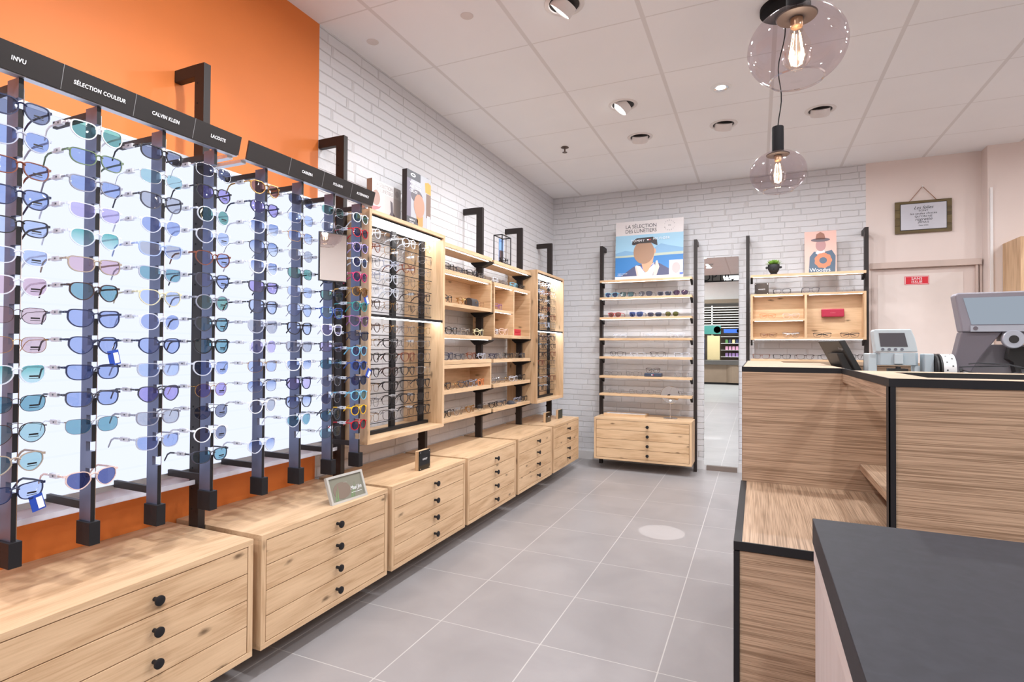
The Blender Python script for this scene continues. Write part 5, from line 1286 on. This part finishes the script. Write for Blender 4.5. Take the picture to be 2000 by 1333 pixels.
part('escutcheon', MB().lathe([(0.0, -0.0), (0.030, 0.0), (0.033, -0.003), (0.012, -0.010)], 20, (0.60, 4.235, HC)), paint('bronze', (0.16, 0.12, 0.10, 1), 0.35, 0.7), t, smooth=True)
part('head', MB().lathe([(0.007, -0.010), (0.006, -0.030), (0.004, -0.040), (0.020, -0.041), (0.020, -0.043)], 14, (0.60, 4.235, HC)), MC['bronze'], t)
for i, (x, y, l) in enumerate(((0.145, 2.363, 'faint round ceiling disc near the orange wall'), (0.721, 2.361, 'faint round ceiling disc away from the orange wall'))):
    t = thing('ceiling_disc', l, 'detector', (x, y, HC)); part('plate', MB().lathe([(0.0, -0.002), (0.030, -0.002), (0.032, -0.0002)], 28, (x, y, HC)), paint('disc_grey', (0.70, 0.645, 0.625, 1), 0.8), t)

# glass pendants
GLB = None
def globe_mat():
    m, nt, out = new_mat('smoked_globe'); n = N(nt)
    t_ = n('ShaderNodeBsdfTransparent', Color=(0.875, 0.835, 0.855, 1)); g_ = n('ShaderNodeBsdfGlossy', Color=(1, 1, 1, 1), Roughness=0.015)
    lw = n('ShaderNodeLayerWeight', Blend=0.18)
    f_ = n.math('MULTIPLY_ADD', lw.outputs['Facing'], 0.42, 0.03, clamp=True)
    f2 = n.math('POWER', f_, 1.3)
    mx = n('ShaderNodeMixShader', i0=f2, i1=t_.outputs[0], i2=g_.outputs[0])
    nt.links.new(mx.outputs[0], out.inputs[0]); return m
GLB = globe_mat()
BRASS = paint('brass', (0.62, 0.42, 0.26, 1), 0.3, 0.9)
FIL = emit('filament', (1.0, 0.72, 0.42, 1), 16.0)
BULB = tint('bulb_glass', (1.0, 0.97, 0.93, 1), 0.02)
MATB = paint('matte_black', (0.010, 0.009, 0.010, 1), 0.75, spec=0.15)
def pendant(x, y, zc, label, cord_top, wig, cr=0.056):
    t = thing('pendant_lamp', label, 'pendant lamp', (x, y, zc), 'smoked glass pendant lamps')
    prof = []
    for i in range(25):
        a = math.radians(68 - i * (68 + 58) / 24)
        prof.append((0.103 * abs(math.cos(a)) ** 0.9, 0.083 * math.sin(a)))
    g = part('glass_globe', MB().lathe([(0.030, 0.0785)] + prof[1:] + [(0.0545, -0.0715)], 64, (x, y, zc), cap=False), GLB, t, smooth=True)
    part('globe_rim', MB().lathe([(0.0545, -0.0712), (0.0575, -0.0725), (0.0560, -0.0755), (0.0530, -0.0735), (0.0545, -0.0712)], 48, (x, y, zc), cap=False), tint('rim_glass', (0.85, 0.80, 0.80, 1), 0.14), g, smooth=True)
    part('socket', MB().lathe([(0.0, 0.182), (0.0205, 0.181), (0.0215, 0.178), (0.0215, 0.084), (0.0, 0.084)], 32, (x, y, zc)), MATB, t, smooth=True)
    part('collar', MB().lathe([(0.0, 0.0838), (0.020, 0.0836), (0.030, 0.0780), (0.043, 0.0705), (0.041, 0.068), (0.0, 0.066)], 32, (x, y, zc)), paint('collar_bronze', (0.05, 0.036, 0.032, 1), 0.5, 0.2), t, smooth=True)
    bl = part('bulb', MB().lathe([(0.012, 0.045), (0.017, 0.030), (0.028, 0.006), (0.032, -0.016), (0.027, -0.036), (0.014, -0.050), (0.0, -0.054)], 24, (x, y, zc)), BULB, t, smooth=True)
    part('bulb_cap', MB().lathe([(0.0, 0.0658), (0.013, 0.0655), (0.013, 0.047), (0.011, 0.045), (0.0, 0.045)], 20, (x, y, zc)), BRASS, bl, smooth=True)
    fm = MB()
    for k in range(5):
        a = k * 2 * PI / 5 + 0.3; fm.tube([(x + 0.008 * math.cos(a), y + 0.008 * math.sin(a), zc + 0.034), (x + 0.0145 * math.cos(a), y + 0.0145 * math.sin(a), zc - 0.012), (x + 0.011 * math.cos(a), y + 0.011 * math.sin(a), zc - 0.038)], 0.0009, 5)
    part('filament', fm, FIL, bl)
    for o_ in list(t.children) + [q for w_ in t.children for q in w_.children]:
        for v in o_.data.vertices: v.co *= 1.205
    n_ = 14; pts = []
    top = Vector(cord_top); bot = Vector((x, y, zc + 0.181 * 1.205))
    for i in range(n_ + 1):
        f_ = i / n_; p_ = bot.lerp(top, f_); s_ = math.sin(f_ * PI)
        p_ += Vector((math.sin(f_ * 9) * wig * s_, 0, 0)) ; pts.append(p_)
    part('cord', MB().tube(pts, 0.0026, 7), MATB, t, smooth=True)
    part('canopy', MB().lathe([(0.0, -0.026), (cr - 0.004, -0.026), (cr, -0.023), (cr, -0.0003), (0.0, -0.0003)], 36, (cord_top[0], cord_top[1], HC)), MATB, t, smooth=True)
    ld = bpy.data.lights.new('bulb_lamp', 'POINT'); ld.energy = 2.2; ld.shadow_soft_size = 0.02; ld.color = (1.0, 0.80, 0.60)
    lo = bpy.data.objects.new('bulb_lamp', ld); COL.objects.link(lo); lo.location = (x, y, zc - 0.002)
pendant(2.126, 1.67, 1.984, 'large-looking smoked glass pendant at the top right, nearest the camera', (2.126, 1.67, HC - 0.024), 0.0, 0.105)
pendant(2.119, 2.90, 2.008, 'smaller-looking smoked glass pendant hanging lower and farther over the counter', (2.150, 2.90, HC - 0.024), 0.014, 0.110)

# ------------------------------------------------------------------ the mall outside, seen in the tall mirror
t = thing('shop_letters', 'black storefront letters above the shop entrance, seen in the tall mirror', 'sign', (1.3, -1.9, 2.68))
part('letter_rail', MB().box(-0.1, 6.0, -1.93, -1.81, 2.6602, 2.705), BLACK, t)
for s, x in (('O', 0.98), ('P', 1.15), ('T', 1.29), ('I', 1.39), ('C', 1.51)):
    text('letter', s, 0.25, BLACK, t, (x, -1.87, 2.79), (1, 0, 0), (0, 0, 1), ext=0.012)
struct('ceiling', MB().box(-7, 11, -12, -1.98, 3.15, 3.25), paint('mall_ceiling', (0.10, 0.085, 0.075, 1), 0.8))
struct('wall_front', MB().box(-7, 11, -11.9, -11.8, 0, 3.15), paint('mall_wall', (0.45, 0.42, 0.38, 1), 0.7))
t = thing('kiosk_counter', 'brown mall kiosk counter seen in the tall mirror', 'counter', (1.0, -8.6, 0))
part('body', MB().box(-1.5, 1.20, -9.2, -8.45, 0.06, 0.66).lathe([(0.30, 0.06), (0.30, 0.66)], 24, (1.35, -8.62, 0)).box(1.35, 3.4, -9.2, -8.35, 0.06, 0.66), paint('kiosk_wood', (0.36, 0.26, 0.18, 1), 0.5), t)
part('kick', MB().box(-1.5, 3.4, -9.1, -8.48, 0.0, 0.059), BLACK, t)
part('top', MB().box(-1.6, 3.5, -9.25, -8.25, 0.665, 0.80), paint('kiosk_top', (0.13, 0.12, 0.11, 1), 0.4), t)
t = thing('mall_shelving', 'tall product shelving across the mall, seen in the tall mirror', 'shelving', (1.0, -9.9, 0))
fr_ = MB()
for x in (-0.6, 0.55, 1.62, 2.7): fr_.box(x - 0.02, x + 0.02, -10.2, -9.8, 0, 2.75)
part('upright', fr_, paint('rail_white', (0.72, 0.70, 0.66, 1), 0.5), t)
part('back_panel', MB().box(-0.6, 2.7, -10.24, -10.21, 0, 2.75), paint('shelf_back', (0.22, 0.17, 0.13, 1), 0.7), t)
for i in range(9): part('shelf', MB().box(-0.58, 2.68, -10.2, -9.8, 1.95 + i * 0.09, 1.975 + i * 0.09), MC['rail_white'], t)
for i in range(4): part('shelf', MB().box(0.85, 2.68, -10.2, -9.78, 0.9 + i * 0.24, 0.915 + i * 0.24), MC['rail_white'], t)
part('banner', MB().box(0.95, 2.68, -9.775, -9.76, 1.76, 1.90), paint('banner_blue', srgb(50, 100, 190), 0.5), t)
part('banner_disc', MB().lathe([(0.0, 0.0), (0.07, 0.0)], 20, (1.45, -9.757, 1.83), 'y'), INK, t)
rnd = random.Random(11)
pc = [('purple', (150, 120, 170)), ('pink', (206, 150, 176)), ('teal', (60, 130, 120)), ('green', (90, 140, 80)), ('cream', (220, 200, 150)), ('orange', (210, 120, 60)), ('navy', (40, 50, 80))]
k = 0
for r_ in range(3):
    for j in range(7):
        if j == 5: continue
        nm, c_ = pc[(r_ * 3 + j * 2) % 2] if r_ < 2 else rnd.choice(pc)
        x = 1.0 + j * 0.115; z = 0.9155 + r_ * 0.24
        tag(part('product_box', MB().box(x, x + 0.085, -9.98, -9.85, z, z + 0.13), col('pb_' + nm, c_)), f"{nm} product box, {ORD[j]} along on the {ORD[r_]} low mall shelf in the mirror", 'box', 'product boxes across the mall')
for (x, z, w_, h_, nm, c_) in ((0.40, 1.05, 0.22, 0.62, 'cream', (214, 190, 140)), (0.62, 1.05, 0.20, 0.60, 'cream', (226, 206, 160)), (0.10, 1.05, 0.22, 0.5, 'navy', (40, 50, 80))):
    tag(part('product_box', MB().box(x, x + w_, -9.79, -9.70, 0.801, z + h_), col('pb_' + nm, c_)), f"tall {nm} product panel standing at x {x} behind the kiosk in the mirror".replace(f" at x {x}", ' ' + {0.40: 'in the middle', 0.62: 'at the right', 0.10: 'at the left'}[x]), 'display', 'product boxes across the mall')
t = thing('picture_board', 'teal picture board above the kiosk, seen in the mirror', 'board', (0.6, -9.74, 1.75))
part('board', MB().box(0.28, 0.85, -9.79, -9.755, 1.72, 2.03), col('pb_teal', (60, 130, 120)), t)
part('picture_spot', MB().lathe([(0.0, 0.0), (0.12, 0.0)], 20, (0.73, -9.753, 1.88), 'y'), col('pb_skin', (190, 150, 110)), t)

# mall lighting (ceiling luminaires out there)
for (x, y) in ((-1.5, -5.5), (2.0, -5.0), (5.0, -5.5), (0.5, -8.5), (4.0, -9.0)):
    ld = bpy.data.lights.new('mall_lamp', 'AREA'); ld.shape = 'RECTANGLE'; ld.size = 1.6; ld.size_y = 0.9; ld.energy = 110; ld.color = (0.97, 0.98, 1.0)
    lo = bpy.data.objects.new('mall_lamp', ld); COL.objects.link(lo); lo.location = (x, y, 3.12)
    tt = thing('mall_light', 'rectangular ceiling light in the mall outside the shop', 'ceiling light', (x, y, 3.13), 'ceiling lights of the mall')
    part('diffuser', MB().box(x - 0.8, x + 0.8, y - 0.45, y + 0.45, 3.128, 3.149), emit('mall_diffuser', (0.95, 0.97, 1, 1), 1.5), tt)

w = bpy.data.worlds.new('World'); SC.world = w; w.use_nodes = True
w.node_tree.nodes['Background'].inputs[0].default_value = (0.95, 0.96, 1.0, 1); w.node_tree.nodes['Background'].inputs[1].default_value = 1.0

# ------------------------------------------------------------------ camera
f_px = 1072.78; yaw, pitch, roll = 0.4192, 0.0137, 0.0060
cy, sy = math.cos(yaw), math.sin(yaw); cp, sp_ = math.cos(pitch), math.sin(pitch)
r0 = Vector((cy, sy, 0)); fw = Vector((-sy * cp, cy * cp, sp_)); u0 = r0.cross(fw)
cr, sr = math.cos(roll), math.sin(roll)
rr = r0 * cr + u0 * sr; uu = u0 * cr - r0 * sr
cam = bpy.data.cameras.new('camera'); cam.sensor_width = 36.0; cam.sensor_fit = 'HORIZONTAL'; cam.lens = f_px * 36.0 / 2000.0; cam.clip_start = 0.02; cam.clip_end = 100
co = bpy.data.objects.new('camera', cam); COL.objects.link(co)
m3 = Matrix((rr, uu, -fw)).transposed()
co.matrix_world = Matrix.Translation((CX, CY, CZ)) @ m3.to_4x4()
SC.camera = co
vs = SC.view_settings; vs.view_transform = 'Standard'; vs.look = 'None'; vs.exposure = 0.0; vs.gamma = 1.0; vs.use_curve_mapping = False
